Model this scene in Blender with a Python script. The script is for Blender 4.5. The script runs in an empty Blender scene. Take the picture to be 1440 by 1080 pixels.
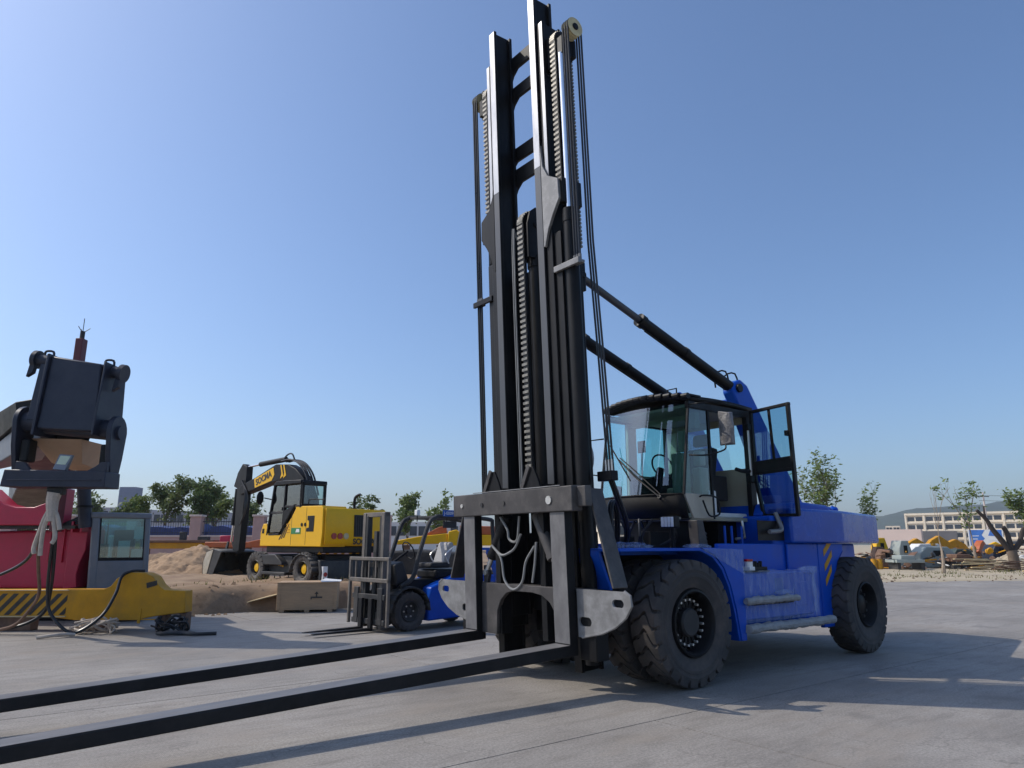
import bpy, bmesh, math, random
from mathutils import Vector, Matrix, noise
R = math.radians
random.seed(7)
scene = bpy.context.scene
col = scene.collection

# ------------------------------------------------------------------ camera
cam_d = bpy.data.cameras.new('camera'); cam = bpy.data.objects.new('camera', cam_d); col.objects.link(cam)
cam.location = (0, 0, 1.65)
cam.rotation_euler = (R(90 + 12.704), 0, 0)
cam_d.sensor_width = 36.0; cam_d.lens = 36.0 * 998 / 1440
cam_d.clip_end = 6000
scene.camera = cam

# ------------------------------------------------------------------ sky, sun, exposure
SUN_EL = R(45); SUN_DIR = Vector((-.985, .17, 0)).normalized()      # horizontal direction towards the sun
world = bpy.data.worlds.new('World'); scene.world = world; world.use_nodes = True
nt = world.node_tree
bg = nt.nodes['Background']
sky = nt.nodes.new('ShaderNodeTexSky'); sky.sky_type = 'NISHITA'; sky.sun_disc = False
sky.sun_elevation = SUN_EL; sky.sun_rotation = math.atan2(SUN_DIR.x, SUN_DIR.y)
sky.air_density = 1.0; sky.dust_density = 2.0; sky.ozone_density = 7.0
nt.links.new(sky.outputs[0], bg.inputs[0]); bg.inputs[1].default_value = .15
sl = bpy.data.lights.new('sun', 'SUN'); sun = bpy.data.objects.new('sun', sl); col.objects.link(sun)
sl.energy = 2.7; sl.angle = R(.53); sl.color = (1, .93, .83)
sun.rotation_euler = (Vector((SUN_DIR.x * math.cos(SUN_EL), SUN_DIR.y * math.cos(SUN_EL), math.sin(SUN_EL)))).to_track_quat('Z', 'Y').to_euler()
scene.view_settings.view_transform = 'Standard'; scene.view_settings.look = 'None'
scene.view_settings.gamma = 1; scene.view_settings.use_curve_mapping = False
scene.view_settings.exposure = .16

# ------------------------------------------------------------------ helpers
def tag(o, label=None, cat=None, group=None, kind=None):
    if label: o['label'] = label
    if cat: o['category'] = cat
    if group: o['group'] = group
    if kind: o['kind'] = kind
    return o
def thing(name, label, cat, loc=(0, 0, 0), rz=0, group=None, kind=None):
    o = bpy.data.objects.new(name, None); col.objects.link(o)
    o.location = loc; o.rotation_euler = (0, 0, rz); o.empty_display_size = .2
    return tag(o, label, cat, group, kind)
def copy_tree(o, parent=None):
    c = o.copy(); col.objects.link(c)
    if parent is not None:
        c.parent = parent
    for ch in list(o.children): copy_tree(ch, c)
    return c

def catmull(pts, n=6):
    P = [Vector(p) for p in pts]
    if len(P) < 3: return P
    Q = [2 * P[0] - P[1]] + P + [2 * P[-1] - P[-2]]
    out = []
    for i in range(1, len(Q) - 2):
        for k in range(n):
            t = k / n
            out.append(.5 * ((2 * Q[i]) + (Q[i + 1] - Q[i - 1]) * t + (2 * Q[i - 1] - 5 * Q[i] + 4 * Q[i + 1] - Q[i + 2]) * t * t + (3 * Q[i] - Q[i - 1] - 3 * Q[i + 1] + Q[i + 2]) * t ** 3))
    out.append(P[-1]); return out

class MB:
    def __init__(s, M=None): s.v = []; s.f = []; s.M = M
    def add(s, vs, fs):
        b = len(s.v)
        s.v += [(s.M @ Vector(p)) if s.M else Vector(p) for p in vs]
        s.f += [tuple(i + b for i in f) for f in fs]
        return s
    def box(s, x0, x1, y0, y1, z0, z1):
        if x0 > x1: x0, x1 = x1, x0
        if y0 > y1: y0, y1 = y1, y0
        if z0 > z1: z0, z1 = z1, z0
        return s.add([(x0, y0, z0), (x1, y0, z0), (x1, y1, z0), (x0, y1, z0), (x0, y0, z1), (x1, y0, z1), (x1, y1, z1), (x0, y1, z1)],
                     [(0, 3, 2, 1), (4, 5, 6, 7), (0, 1, 5, 4), (1, 2, 6, 5), (2, 3, 7, 6), (3, 0, 4, 7)])
    def hexa(s, b, t):          # bottom loop (4 pts, ccw from above), top loop
        return s.add(list(b) + list(t), [(0, 3, 2, 1), (4, 5, 6, 7), (0, 1, 5, 4), (1, 2, 6, 5), (2, 3, 7, 6), (3, 0, 4, 7)])
    def beam(s, p0, p1, w, h, up=(0, 0, 1)):
        p0 = Vector(p0); p1 = Vector(p1); d = (p1 - p0).normalized(); up = Vector(up)
        a = d.cross(up)
        if a.length < 1e-4: a = d.cross(Vector((1, 0, 0)))
        a.normalize(); b = a.cross(d)
        o = [a * (i * w / 2) + b * (j * h / 2) for i, j in ((-1, -1), (1, -1), (1, 1), (-1, 1))]
        vs = [p0 + q for q in o] + [p1 + q for q in o]
        return s.add(vs, [(0, 1, 2, 3), (7, 6, 5, 4), (0, 4, 5, 1), (1, 5, 6, 2), (2, 6, 7, 3), (3, 7, 4, 0)])
    def cyl(s, p0, p1, r, r1=None, n=16, cap=True):
        p0 = Vector(p0); p1 = Vector(p1); r1 = r if r1 is None else r1
        d = (p1 - p0).normalized(); a = d.orthogonal().normalized(); b = d.cross(a)
        c = [(math.cos(2 * math.pi * k / n), math.sin(2 * math.pi * k / n)) for k in range(n)]
        vs = [p0 + (a * x + b * y) * r for x, y in c] + [p1 + (a * x + b * y) * r1 for x, y in c]
        fs = [(k, (k + 1) % n, n + (k + 1) % n, n + k) for k in range(n)]
        if cap: fs += [tuple(range(n - 1, -1, -1)), tuple(range(n, 2 * n))]
        return s.add(vs, fs)
    def tube(s, pts, r, n=8, smooth=0, cap=True):
        P = catmull(pts, smooth) if smooth else [Vector(p) for p in pts]
        rs = r if isinstance(r, (list, tuple)) else [r] * len(P)
        if len(rs) != len(P): rs = [rs[0] + (rs[-1] - rs[0]) * i / (len(P) - 1) for i in range(len(P))]
        vs = []; fs = []; a = None
        for i, p in enumerate(P):
            d = (P[min(i + 1, len(P) - 1)] - P[max(i - 1, 0)])
            d = d.normalized() if d.length > 1e-9 else Vector((0, 0, 1))
            if a is None: a = d.orthogonal().normalized()
            a = (a - d * a.dot(d)); a = a.normalized() if a.length > 1e-6 else d.orthogonal().normalized()
            b = d.cross(a)
            vs += [p + (a * math.cos(2 * math.pi * k / n) + b * math.sin(2 * math.pi * k / n)) * rs[i] for k in range(n)]
        for i in range(len(P) - 1):
            fs += [(i * n + k, i * n + (k + 1) % n, (i + 1) * n + (k + 1) % n, (i + 1) * n + k) for k in range(n)]
        if cap: fs += [tuple(range(n - 1, -1, -1)), tuple(range((len(P) - 1) * n, len(P) * n))]
        return s.add(vs, fs)
    def prism(s, pts, plane, a, b):
        ar = sum(pts[i][0] * pts[(i + 1) % len(pts)][1] - pts[(i + 1) % len(pts)][0] * pts[i][1] for i in range(len(pts)))
        if ar < 0: pts = pts[::-1]
        if plane == 'xy': f = lambda u, v, w: (u, v, w)
        elif plane == 'yz': f = lambda u, v, w: (w, u, v)
        else: f = lambda u, v, w: (u, w, v); a, b = max(a, b), min(a, b)
        if plane != 'xz': a, b = min(a, b), max(a, b)
        n = len(pts)
        vs = [f(u, v, a) for u, v in pts] + [f(u, v, b) for u, v in pts]
        return s.add(vs, [tuple(range(n - 1, -1, -1)), tuple(range(n, 2 * n))] + [(k, (k + 1) % n, n + (k + 1) % n, n + k) for k in range(n)])
    def lathe(s, prof, o, d, n=32, a0=0, a1=2 * math.pi, close=False):   # prof: (radius, along axis)
        o = Vector(o); d = Vector(d).normalized()
        a = Vector((0, 0, 1)) if abs(d.z) < .9 else Vector((1, 0, 0))
        a = (a - d * a.dot(d)).normalized(); b = d.cross(a); full = abs(a1 - a0 - 2 * math.pi) < 1e-6
        m = n if full else n + 1; L = len(prof); vs = []
        for k in range(m):
            t = a0 + (a1 - a0) * k / n
            q = a * math.cos(t) + b * math.sin(t)
            vs += [o + q * r + d * h for r, h in prof]
        fs = []; LL = L if close else L - 1
        for k in range(n):
            k2 = (k + 1) % m
            for i in range(LL):
                i2 = (i + 1) % L
                fs.append((k * L + i, k2 * L + i, k2 * L + i2, k * L + i2))
        if close and not full:
            fs += [tuple(range(L)), tuple(range((m - 1) * L + L - 1, (m - 1) * L - 1, -1))]
        return s.add(vs, fs)
    def holed(s, outer, holes, a, b):      # plate in the yz plane with real openings
        from mathutils.geometry import tessellate_polygon
        loops = [outer] + holes; pts = [p for l_ in loops for p in l_]; n = len(pts)
        tri = tessellate_polygon([[Vector((u, v, 0)) for u, v in l_] for l_ in loops])
        fs = [tuple(t_) for t_ in tri] + [tuple(i + n for i in t_[::-1]) for t_ in tri]; o = 0
        for l_ in loops:
            m = len(l_); fs += [(o + k, o + (k + 1) % m, n + o + (k + 1) % m, n + o + k) for k in range(m)]; o += m
        return s.add([(a, u, v) for u, v in pts] + [(b, u, v) for u, v in pts], fs)
    def ball(s, c, r, n=8, sz=(1, 1, 1)):
        c = Vector(c); vs = [c + Vector((0, 0, r * sz[2]))]; fs = []
        for i in range(1, n):
            for k in range(2 * n):
                t = math.pi * i / n; p = math.pi * k / n
                vs.append(c + Vector((math.sin(t) * math.cos(p) * r * sz[0], math.sin(t) * math.sin(p) * r * sz[1], math.cos(t) * r * sz[2])))
        vs.append(c - Vector((0, 0, r * sz[2]))); m = 2 * n
        for k in range(m): fs.append((0, 1 + k, 1 + (k + 1) % m))
        for i in range(n - 2):
            for k in range(m): fs.append((1 + i * m + k, 1 + (i + 1) * m + k, 1 + (i + 1) * m + (k + 1) % m, 1 + i * m + (k + 1) % m))
        for k in range(m): fs.append((1 + (n - 2) * m + k, len(vs) - 1, 1 + (n - 2) * m + (k + 1) % m))
        return s.add(vs, fs)
    def mesh(s, name, mat, smooth=True, ang=35, fix=False):
        me = bpy.data.meshes.new(name); me.from_pydata([tuple(v) for v in s.v], [], s.f); me.update()
        if fix:
            bm = bmesh.new(); bm.from_mesh(me); bmesh.ops.recalc_face_normals(bm, faces=bm.faces); bm.to_mesh(me); bm.free()
        if smooth:
            me.polygons.foreach_set('use_smooth', [True] * len(me.polygons)); me.set_sharp_from_angle(angle=R(ang))
        if mat: me.materials.append(mat)
        return me
    def build(s, name, mat, parent=None, bevel=0, smooth=True, ang=35, seg=2, fix=True):
        o = bpy.data.objects.new(name, s.mesh(name, mat, smooth, ang, fix)); col.objects.link(o)
        if parent is not None: o.parent = parent
        if bevel:
            m = o.modifiers.new('bevel', 'BEVEL'); m.width = bevel; m.segments = seg; m.limit_method = 'ANGLE'; m.angle_limit = R(40); m.harden_normals = False
        return o
def text_mesh(name, body, size, mat, parent, M, depth=.004, bold=0, sx=1.0):
    cu = bpy.data.curves.new(name, 'FONT'); cu.body = body; cu.size = size; cu.extrude = depth; cu.offset = bold; cu.align_x = 'CENTER'; cu.align_y = 'CENTER'
    t = bpy.data.objects.new(name, cu); col.objects.link(t)
    dg = bpy.context.evaluated_depsgraph_get()
    me = bpy.data.meshes.new_from_object(t.evaluated_get(dg)); bpy.data.objects.remove(t); bpy.data.curves.remove(cu)
    me.transform(M @ Matrix.Diagonal((sx, 1, 1, 1))); me.materials.clear(); me.materials.append(mat)
    o = bpy.data.objects.new(name, me); col.objects.link(o); o.parent = parent; return o

# ------------------------------------------------------------------ materials
def mat(name, c, rough=.5, metal=0, var=.12, vs=2.5, dirt=None, damt=.35, ds=1.3, bump=0, bs=40, coat=0, rv=.12, spec=.5, streak=None):
    m = bpy.data.materials.new(name); m.use_nodes = True; t = m.node_tree; n = t.nodes; l = t.links
    p = n['Principled BSDF']; p.inputs['Metallic'].default_value = metal; p.inputs['Specular IOR Level'].default_value = spec
    if coat: p.inputs['Coat Weight'].default_value = coat; p.inputs['Coat Roughness'].default_value = .08
    tc = n.new('ShaderNodeTexCoord'); oi = n.new('ShaderNodeObjectInfo')
    mp = n.new('ShaderNodeMapping'); l.new(tc.outputs['Object'], mp.inputs[0])
    if streak: mp.inputs['Scale'].default_value = streak
    n1 = n.new('ShaderNodeTexNoise'); n1.inputs['Scale'].default_value = vs; n1.inputs['Detail'].default_value = 6; n1.inputs['Roughness'].default_value = .65
    l.new(mp.outputs[0], n1.inputs['Vector'])
    mr = n.new('ShaderNodeMapRange'); mr.inputs[1].default_value = .3; mr.inputs[2].default_value = .7; mr.inputs[3].default_value = 1 - var; mr.inputs[4].default_value = 1 + var
    l.new(n1.outputs[0], mr.inputs[0])
    hs = n.new('ShaderNodeHueSaturation'); hs.inputs['Color'].default_value = (*c, 1); l.new(mr.outputs[0], hs.inputs['Value'])
    last = hs.outputs[0]
    if dirt:
        n2 = n.new('ShaderNodeTexNoise'); n2.inputs['Scale'].default_value = ds; n2.inputs['Detail'].default_value = 8; n2.inputs['Roughness'].default_value = .7
        l.new(mp.outputs[0], n2.inputs['Vector'])
        r2 = n.new('ShaderNodeMapRange'); r2.inputs[1].default_value = .45; r2.inputs[2].default_value = .75; r2.inputs[4].default_value = damt; l.new(n2.outputs[0], r2.inputs[0])
        mx = n.new('ShaderNodeMix'); mx.data_type = 'RGBA'; l.new(r2.outputs[0], mx.inputs[0]); l.new(last, mx.inputs[6]); mx.inputs[7].default_value = (*dirt, 1); last = mx.outputs[2]
    l.new(last, p.inputs['Base Color'])
    r3 = n.new('ShaderNodeMapRange'); r3.inputs[1].default_value = .3; r3.inputs[2].default_value = .7; r3.inputs[3].default_value = max(.02, rough - rv); r3.inputs[4].default_value = min(1, rough + rv)
    l.new(n1.outputs[0], r3.inputs[0]); l.new(r3.outputs[0], p.inputs['Roughness'])
    if bump:
        n4 = n.new('ShaderNodeTexNoise'); n4.inputs['Scale'].default_value = bs; n4.inputs['Detail'].default_value = 4; l.new(mp.outputs[0], n4.inputs['Vector'])
        b = n.new('ShaderNodeBump'); b.inputs['Strength'].default_value = bump; b.inputs['Distance'].default_value = .02; l.new(n4.outputs[0], b.inputs['Height']); l.new(b.outputs[0], p.inputs['Normal'])
    return m
def glass(name, tint, refl=.1, rough=.02):
    m = bpy.data.materials.new(name); m.use_nodes = True; t = m.node_tree; n = t.nodes; l = t.links
    n.remove(n['Principled BSDF']); out = n['Material Output']
    tr = n.new('ShaderNodeBsdfTransparent'); tr.inputs[0].default_value = (*tint, 1)
    gl = n.new('ShaderNodeBsdfGlossy'); gl.inputs['Roughness'].default_value = rough; gl.inputs[0].default_value = (.9, .95, 1, 1)
    fr = n.new('ShaderNodeFresnel'); fr.inputs[0].default_value = 1.5
    ad = n.new('ShaderNodeMath'); ad.operation = 'ADD'; ad.use_clamp = True; l.new(fr.outputs[0], ad.inputs[0]); ad.inputs[1].default_value = refl
    mx = n.new('ShaderNodeMixShader'); l.new(ad.outputs[0], mx.inputs[0]); l.new(tr.outputs[0], mx.inputs[1]); l.new(gl.outputs[0], mx.inputs[2]); l.new(mx.outputs[0], out.inputs[0])
    return m
def leafmat(name, c, c2):
    m = bpy.data.materials.new(name); m.use_nodes = True; t = m.node_tree; n = t.nodes; l = t.links
    p = n['Principled BSDF']; p.inputs['Roughness'].default_value = .55; p.inputs['Specular IOR Level'].default_value = .3
    tc = n.new('ShaderNodeTexCoord'); n1 = n.new('ShaderNodeTexNoise'); n1.inputs['Scale'].default_value = 1.1; n1.inputs['Detail'].default_value = 5; l.new(tc.outputs['Object'], n1.inputs['Vector'])
    r = n.new('ShaderNodeMapRange'); r.inputs[1].default_value = .35; r.inputs[2].default_value = .65; l.new(n1.outputs[0], r.inputs[0])
    mx = n.new('ShaderNodeMix'); mx.data_type = 'RGBA'; l.new(r.outputs[0], mx.inputs[0]); mx.inputs[6].default_value = (*c, 1); mx.inputs[7].default_value = (*c2, 1)
    l.new(mx.outputs[2], p.inputs['Base Color'])
    ts = n.new('ShaderNodeBsdfTranslucent'); l.new(mx.outputs[2], ts.inputs[0])
    ms = n.new('ShaderNodeMixShader'); ms.inputs[0].default_value = .3; l.new(p.outputs[0], ms.inputs[1]); l.new(ts.outputs[0], ms.inputs[2]); l.new(ms.outputs[0], n['Material Output'].inputs[0])
    return m
DUST = (.30, .25, .19)
K = dict(
    blue=mat('blue_paint', (.002, .072, .46), .38, var=.12, coat=0, spec=.22, dirt=(.03, .10, .42), damt=.3, ds=2.4, bump=.03, bs=6),
    bluecw=mat('blue_gloss_paint', (.002, .066, .42), .26, var=.10, coat=.15, spec=.25, dirt=(.03, .09, .36), damt=.25, ds=3),
    black=mat('black_paint', (.009, .009, .010), .46, var=.25, spec=.2, dirt=(.07, .062, .055), damt=.18, ds=2.2, bump=.05),
    mast=mat('mast_steel', (.007, .007, .008), .45, metal=0, var=.3, spec=.2, dirt=(.06, .057, .055), damt=.25, ds=2.6, streak=(1, 1, .35)),
    raild=mat('dull_rail_steel', (.075, .078, .085), .42, metal=.2, var=.3, dirt=(.03, .03, .03), damt=.6, ds=2.5, streak=(1, 1, .3)),  # darker rail tone, for the lower track strips and tilt rods
    rail=mat('worn_rail_steel', (.42, .42, .43), .38, metal=.55, var=.2, dirt=(.10, .10, .10), damt=.5, ds=2.0, streak=(1, 1, .3)),
    carr=mat('carriage_grey', (.062, .057, .055), .5, metal=0, spec=.3, var=.2, dirt=(.22, .20, .18), damt=.4, ds=3.0, bump=.05),
    fork=mat('fork_steel', (.010, .010, .011), .55, var=.3, spec=.25, dirt=(.05, .045, .045), damt=.4, ds=1.6),
    forkw=mat('fork_worn_face', (.145, .14, .14), .5, metal=.1, var=.25, spec=.35, dirt=(.30, .29, .28), damt=.5, ds=2.2, streak=(.4, 2, 1)),
    plate=mat('bare_plate', (.20, .195, .19), .48, metal=.15, var=.25, dirt=(.42, .42, .42), damt=.45, ds=5),
    rubber=mat('tyre_rubber', (.058, .053, .051), .82, var=.22, spec=.35, dirt=(.17, .135, .11), damt=.55, ds=2.6, bump=.15, bs=60),
    rubberdust=mat('dusty_tyre_rubber', (.06, .055, .05), .85, var=.2, dirt=(.30, .27, .23), damt=.8, ds=3),
    hose=mat('hose_rubber', (.012, .012, .014), .38, var=.2),
    hosegrey=mat('grey_hose', (.22, .22, .21), .45, var=.2),
    chrome=mat('chrome_rod', (.75, .75, .76), .12, metal=1, var=.05, rv=.05),
    chain=mat('chain_steel', (.26, .24, .20), .45, metal=.4, var=.35, vs=20, dirt=(.03, .027, .024), damt=.7, ds=14),
    zinc=mat('zinc_bolt', (.62, .61, .58), .35, metal=.7, var=.2),
    nylon=mat('cream_nylon', (.55, .48, .27), .5, var=.15, dirt=(.2, .17, .1), damt=.4, ds=6),
    olive=mat('cab_trim_olive', (.33, .31, .23), .6, var=.1),
    beige=mat('cab_trim_beige', (.46, .42, .33), .6, var=.1),
    white=mat('white_panel', (.72, .72, .70), .5, var=.06, dirt=DUST, damt=.2),
    seat=mat('black_seat_fabric', (.02, .02, .022), .8, var=.2),
    wrap=mat('grey_foam_wrap', (.30, .295, .29), .6, var=.3, vs=9, bump=.6, bs=16),
    lampg=mat('lamp_lens', (.75, .78, .82), .15, var=.1, vs=30, coat=.5),
    yellow=mat('yellow_paint', (.84, .47, .004), .42, var=.06, spec=.35, dirt=(.60, .34, .02), damt=.25),
    yelold=mat('faded_yellow_paint', (.60, .285, .012), .55, var=.16, spec=.3, dirt=(.30, .17, .05), damt=.5, ds=1.8),
    red=mat('red_paint', (.52, .012, .060), .42, var=.12, coat=.15, dirt=(.22, .03, .04), damt=.35),
    orange=mat('orange_paint', (.46, .10, .02), .5, var=.15, dirt=DUST, damt=.3),
    navy=mat('dark_slate_paint', (.024, .028, .045), .45, spec=.35, var=.2, dirt=(.10, .10, .11), damt=.25),
    tan=mat('tan_primer', (.50, .33, .22), .6, var=.14, dirt=(.6, .48, .38), damt=.3),
    grey=mat('grey_blue_cab_paint', (.17, .19, .22), .45, var=.12, dirt=(.33, .30, .26), damt=.35, ds=2.2),
    dgrey=mat('dark_grey_paint', (.035, .035, .036), .55, var=.2, spec=.3, dirt=(.2, .18, .15), damt=.35),
    rust=mat('rusty_steel', (.17, .09, .055), .75, var=.3, dirt=(.3, .2, .12), damt=.5, ds=5),
    wood=mat('raw_plywood', (.42, .28, .16), .7, var=.15, vs=4, dirt=(.32, .22, .14), damt=.35, streak=(1, 1, 7)),
    plank=mat('pale_timber', (.62, .49, .27), .75, var=.2, dirt=(.35, .27, .17), damt=.4, ds=3),
    rope=mat('sling_webbing', (.50, .42, .34), .8, var=.2, vs=12, bump=.3),
    grn=mat('green_sticker', (.02, .22, .06), .5, var=.1), stripeblk=mat('stripe_black', (.02, .018, .016), .5, var=.2, dirt=DUST, damt=.2),
    wht=mat('white_paint', (.8, .8, .78), .5, var=.05, dirt=DUST, damt=.15), signblue=mat('sign_blue', (.015, .09, .38), .5, var=.1),
    redlens=mat('red_lens', (.35, .01, .01), .2, var=.1, coat=.5),
)
# ================================================================== ground
def ground_mat(name, c1, c2, c3, sc, rough=.9, bump=.3, bs=30, broom=0, rot=0, vary=0):
    m = bpy.data.materials.new(name); m.use_nodes = True; t = m.node_tree; n = t.nodes; l = t.links; p = n['Principled BSDF']
    p.inputs['Specular IOR Level'].default_value = .45 if broom else .25; p.inputs['Roughness'].default_value = rough
    g = n.new('ShaderNodeNewGeometry'); mp = n.new('ShaderNodeMapping'); l.new(g.outputs['Position'], mp.inputs[0]); mp.inputs['Rotation'].default_value = (0, 0, -rot)
    a = n.new('ShaderNodeTexNoise'); a.inputs['Scale'].default_value = sc; a.inputs['Detail'].default_value = 9; a.inputs['Roughness'].default_value = .62; l.new(mp.outputs[0], a.inputs['Vector'])
    b = n.new('ShaderNodeTexNoise'); b.inputs['Scale'].default_value = sc * 7.3; b.inputs['Detail'].default_value = 6; b.inputs['Roughness'].default_value = .7
    sm = n.new('ShaderNodeMapping'); sm.inputs['Scale'].default_value = (.35, 1.6, 1); l.new(mp.outputs[0], sm.inputs[0]); l.new(sm.outputs[0], b.inputs['Vector'])
    ra = n.new('ShaderNodeMapRange'); ra.inputs[1].default_value = .35; ra.inputs[2].default_value = .68; l.new(a.outputs[0], ra.inputs[0])
    rb_ = n.new('ShaderNodeMapRange'); rb_.inputs[1].default_value = .48; rb_.inputs[2].default_value = .78; rb_.inputs[4].default_value = .85; l.new(b.outputs[0], rb_.inputs[0])
    m1 = n.new('ShaderNodeMix'); m1.data_type = 'RGBA'; m1.inputs[6].default_value = (*c1, 1); m1.inputs[7].default_value = (*c2, 1); l.new(ra.outputs[0], m1.inputs[0])
    m2 = n.new('ShaderNodeMix'); m2.data_type = 'RGBA'; m2.inputs[7].default_value = (*c3, 1); l.new(m1.outputs[2], m2.inputs[6]); l.new(rb_.outputs[0], m2.inputs[0])
    last = m2.outputs[2]
    if vary:
        oi = n.new('ShaderNodeObjectInfo'); vr = n.new('ShaderNodeMapRange'); vr.inputs[3].default_value = 1 - vary; vr.inputs[4].default_value = 1 + vary; l.new(oi.outputs['Random'], vr.inputs[0])
        hs = n.new('ShaderNodeHueSaturation'); l.new(last, hs.inputs['Color']); l.new(vr.outputs[0], hs.inputs['Value']); last = hs.outputs[0]
    hgt = None
    n4 = n.new('ShaderNodeTexNoise'); n4.inputs['Scale'].default_value = bs; n4.inputs['Detail'].default_value = 5; l.new(mp.outputs[0], n4.inputs['Vector']); hgt = n4.outputs[0]
    if broom:
        wv = n.new('ShaderNodeTexWave'); wv.wave_type = 'BANDS'; wv.bands_direction = 'X'; wv.inputs['Scale'].default_value = broom; wv.inputs['Distortion'].default_value = 1.0; wv.inputs['Detail'].default_value = 2; l.new(mp.outputs[0], wv.inputs['Vector'])
        ad = n.new('ShaderNodeMath'); ad.operation = 'MULTIPLY_ADD'; l.new(wv.outputs[0], ad.inputs[0]); ad.inputs[1].default_value = .30; l.new(hgt, ad.inputs[2]); hgt = ad.outputs[0]
        # hairline cracks
        vo = n.new('ShaderNodeTexVoronoi'); vo.feature = 'DISTANCE_TO_EDGE'; vo.inputs['Scale'].default_value = .42; dm = n.new('ShaderNodeVectorMath'); dm.operation = 'ADD'
        dn = n.new('ShaderNodeTexNoise'); dn.inputs['Scale'].default_value = 1.7; dn.inputs['Detail'].default_value = 6; l.new(mp.outputs[0], dn.inputs['Vector']); l.new(mp.outputs[0], dm.inputs[0]); l.new(dn.outputs[1], dm.inputs[1]); l.new(dm.outputs[0], vo.inputs['Vector'])
        cr = n.new('ShaderNodeMapRange'); cr.inputs[1].default_value = 0; cr.inputs[2].default_value = .006; cr.inputs[3].default_value = .75; cr.inputs[4].default_value = 0; l.new(vo.outputs[0], cr.inputs[0])
        mk = n.new('ShaderNodeMath'); mk.operation = 'MULTIPLY'; l.new(cr.outputs[0], mk.inputs[0]); l.new(ra.outputs[0], mk.inputs[1])
        m3 = n.new('ShaderNodeMix'); m3.data_type = 'RGBA'; m3.inputs[7].default_value = (.09, .08, .07, 1); l.new(last, m3.inputs[6]); l.new(mk.outputs[0], m3.inputs[0]); last = m3.outputs[2]
        # oil spots
        o1 = n.new('ShaderNodeTexNoise'); o1.inputs['Scale'].default_value = 1.15; o1.inputs['Detail'].default_value = 5; om = n.new('ShaderNodeMapping'); om.inputs['Location'].default_value = (13, 5, 0); l.new(mp.outputs[0], om.inputs[0]); l.new(om.outputs[0], o1.inputs['Vector'])
        o2 = n.new('ShaderNodeMapRange'); o2.inputs[1].default_value = .60; o2.inputs[2].default_value = .74; o2.inputs[4].default_value = .5; l.new(o1.outputs[0], o2.inputs[0])
        m4 = n.new('ShaderNodeMix'); m4.data_type = 'RGBA'; m4.inputs[7].default_value = (.12, .11, .10, 1); l.new(last, m4.inputs[6]); l.new(o2.outputs[0], m4.inputs[0]); last = m4.outputs[2]
        # grit: fine dark and pale grains, and broad warm stains
        sp_ = n.new('ShaderNodeTexNoise'); sp_.inputs['Scale'].default_value = 42; sp_.inputs['Detail'].default_value = 3; sp_.inputs['Roughness'].default_value = .8; l.new(mp.outputs[0], sp_.inputs['Vector'])
        spr = n.new('ShaderNodeMapRange'); spr.inputs[1].default_value = .30; spr.inputs[2].default_value = .70; spr.inputs[3].default_value = .66; spr.inputs[4].default_value = 1.32; l.new(sp_.outputs[0], spr.inputs[0])
        hv = n.new('ShaderNodeHueSaturation'); l.new(last, hv.inputs['Color']); l.new(spr.outputs[0], hv.inputs['Value'])
        wn = n.new('ShaderNodeTexNoise'); wn.inputs['Scale'].default_value = .9; wn.inputs['Detail'].default_value = 9; wn.inputs['Roughness'].default_value = .7; wm = n.new('ShaderNodeMapping'); wm.inputs['Location'].default_value = (4, 31, 0); wm.inputs['Scale'].default_value = (.6, 1.2, 1); l.new(mp.outputs[0], wm.inputs[0]); l.new(wm.outputs[0], wn.inputs['Vector'])
        wr_ = n.new('ShaderNodeMapRange'); wr_.inputs[1].default_value = .50; wr_.inputs[2].default_value = .72; wr_.inputs[4].default_value = .75; l.new(wn.outputs[0], wr_.inputs[0])
        wx = n.new('ShaderNodeMix'); wx.data_type = 'RGBA'; wx.inputs[7].default_value = (.30, .255, .205, 1); l.new(hv.outputs[0], wx.inputs[6]); l.new(wr_.outputs[0], wx.inputs[0]); last = wx.outputs[2]
    l.new(last, p.inputs['Base Color'])
    bp_ = n.new('ShaderNodeBump'); bp_.inputs['Strength'].default_value = bump; bp_.inputs['Distance'].default_value = .01; l.new(hgt, bp_.inputs['Height']); l.new(bp_.outputs[0], p.inputs['Normal'])
    return m
CONC = ground_mat('concrete', (.235, .212, .184), (.345, .315, .277), (.172, .152, .128), .50, .70, .35, 55, 26, R(38), .05)
DIRT = ground_mat('dirt', (.24, .158, .098), (.37, .262, .165), (.15, .098, .062), .8, .95, .8, 9)
SANDY = ground_mat('sandy_soil', (.40, .33, .23), (.50, .42, .30), (.30, .25, .15), .35, .95, .7, 9)
JOINT = mat('joint_filler', (.04, .037, .034), .9, var=.2)

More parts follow.
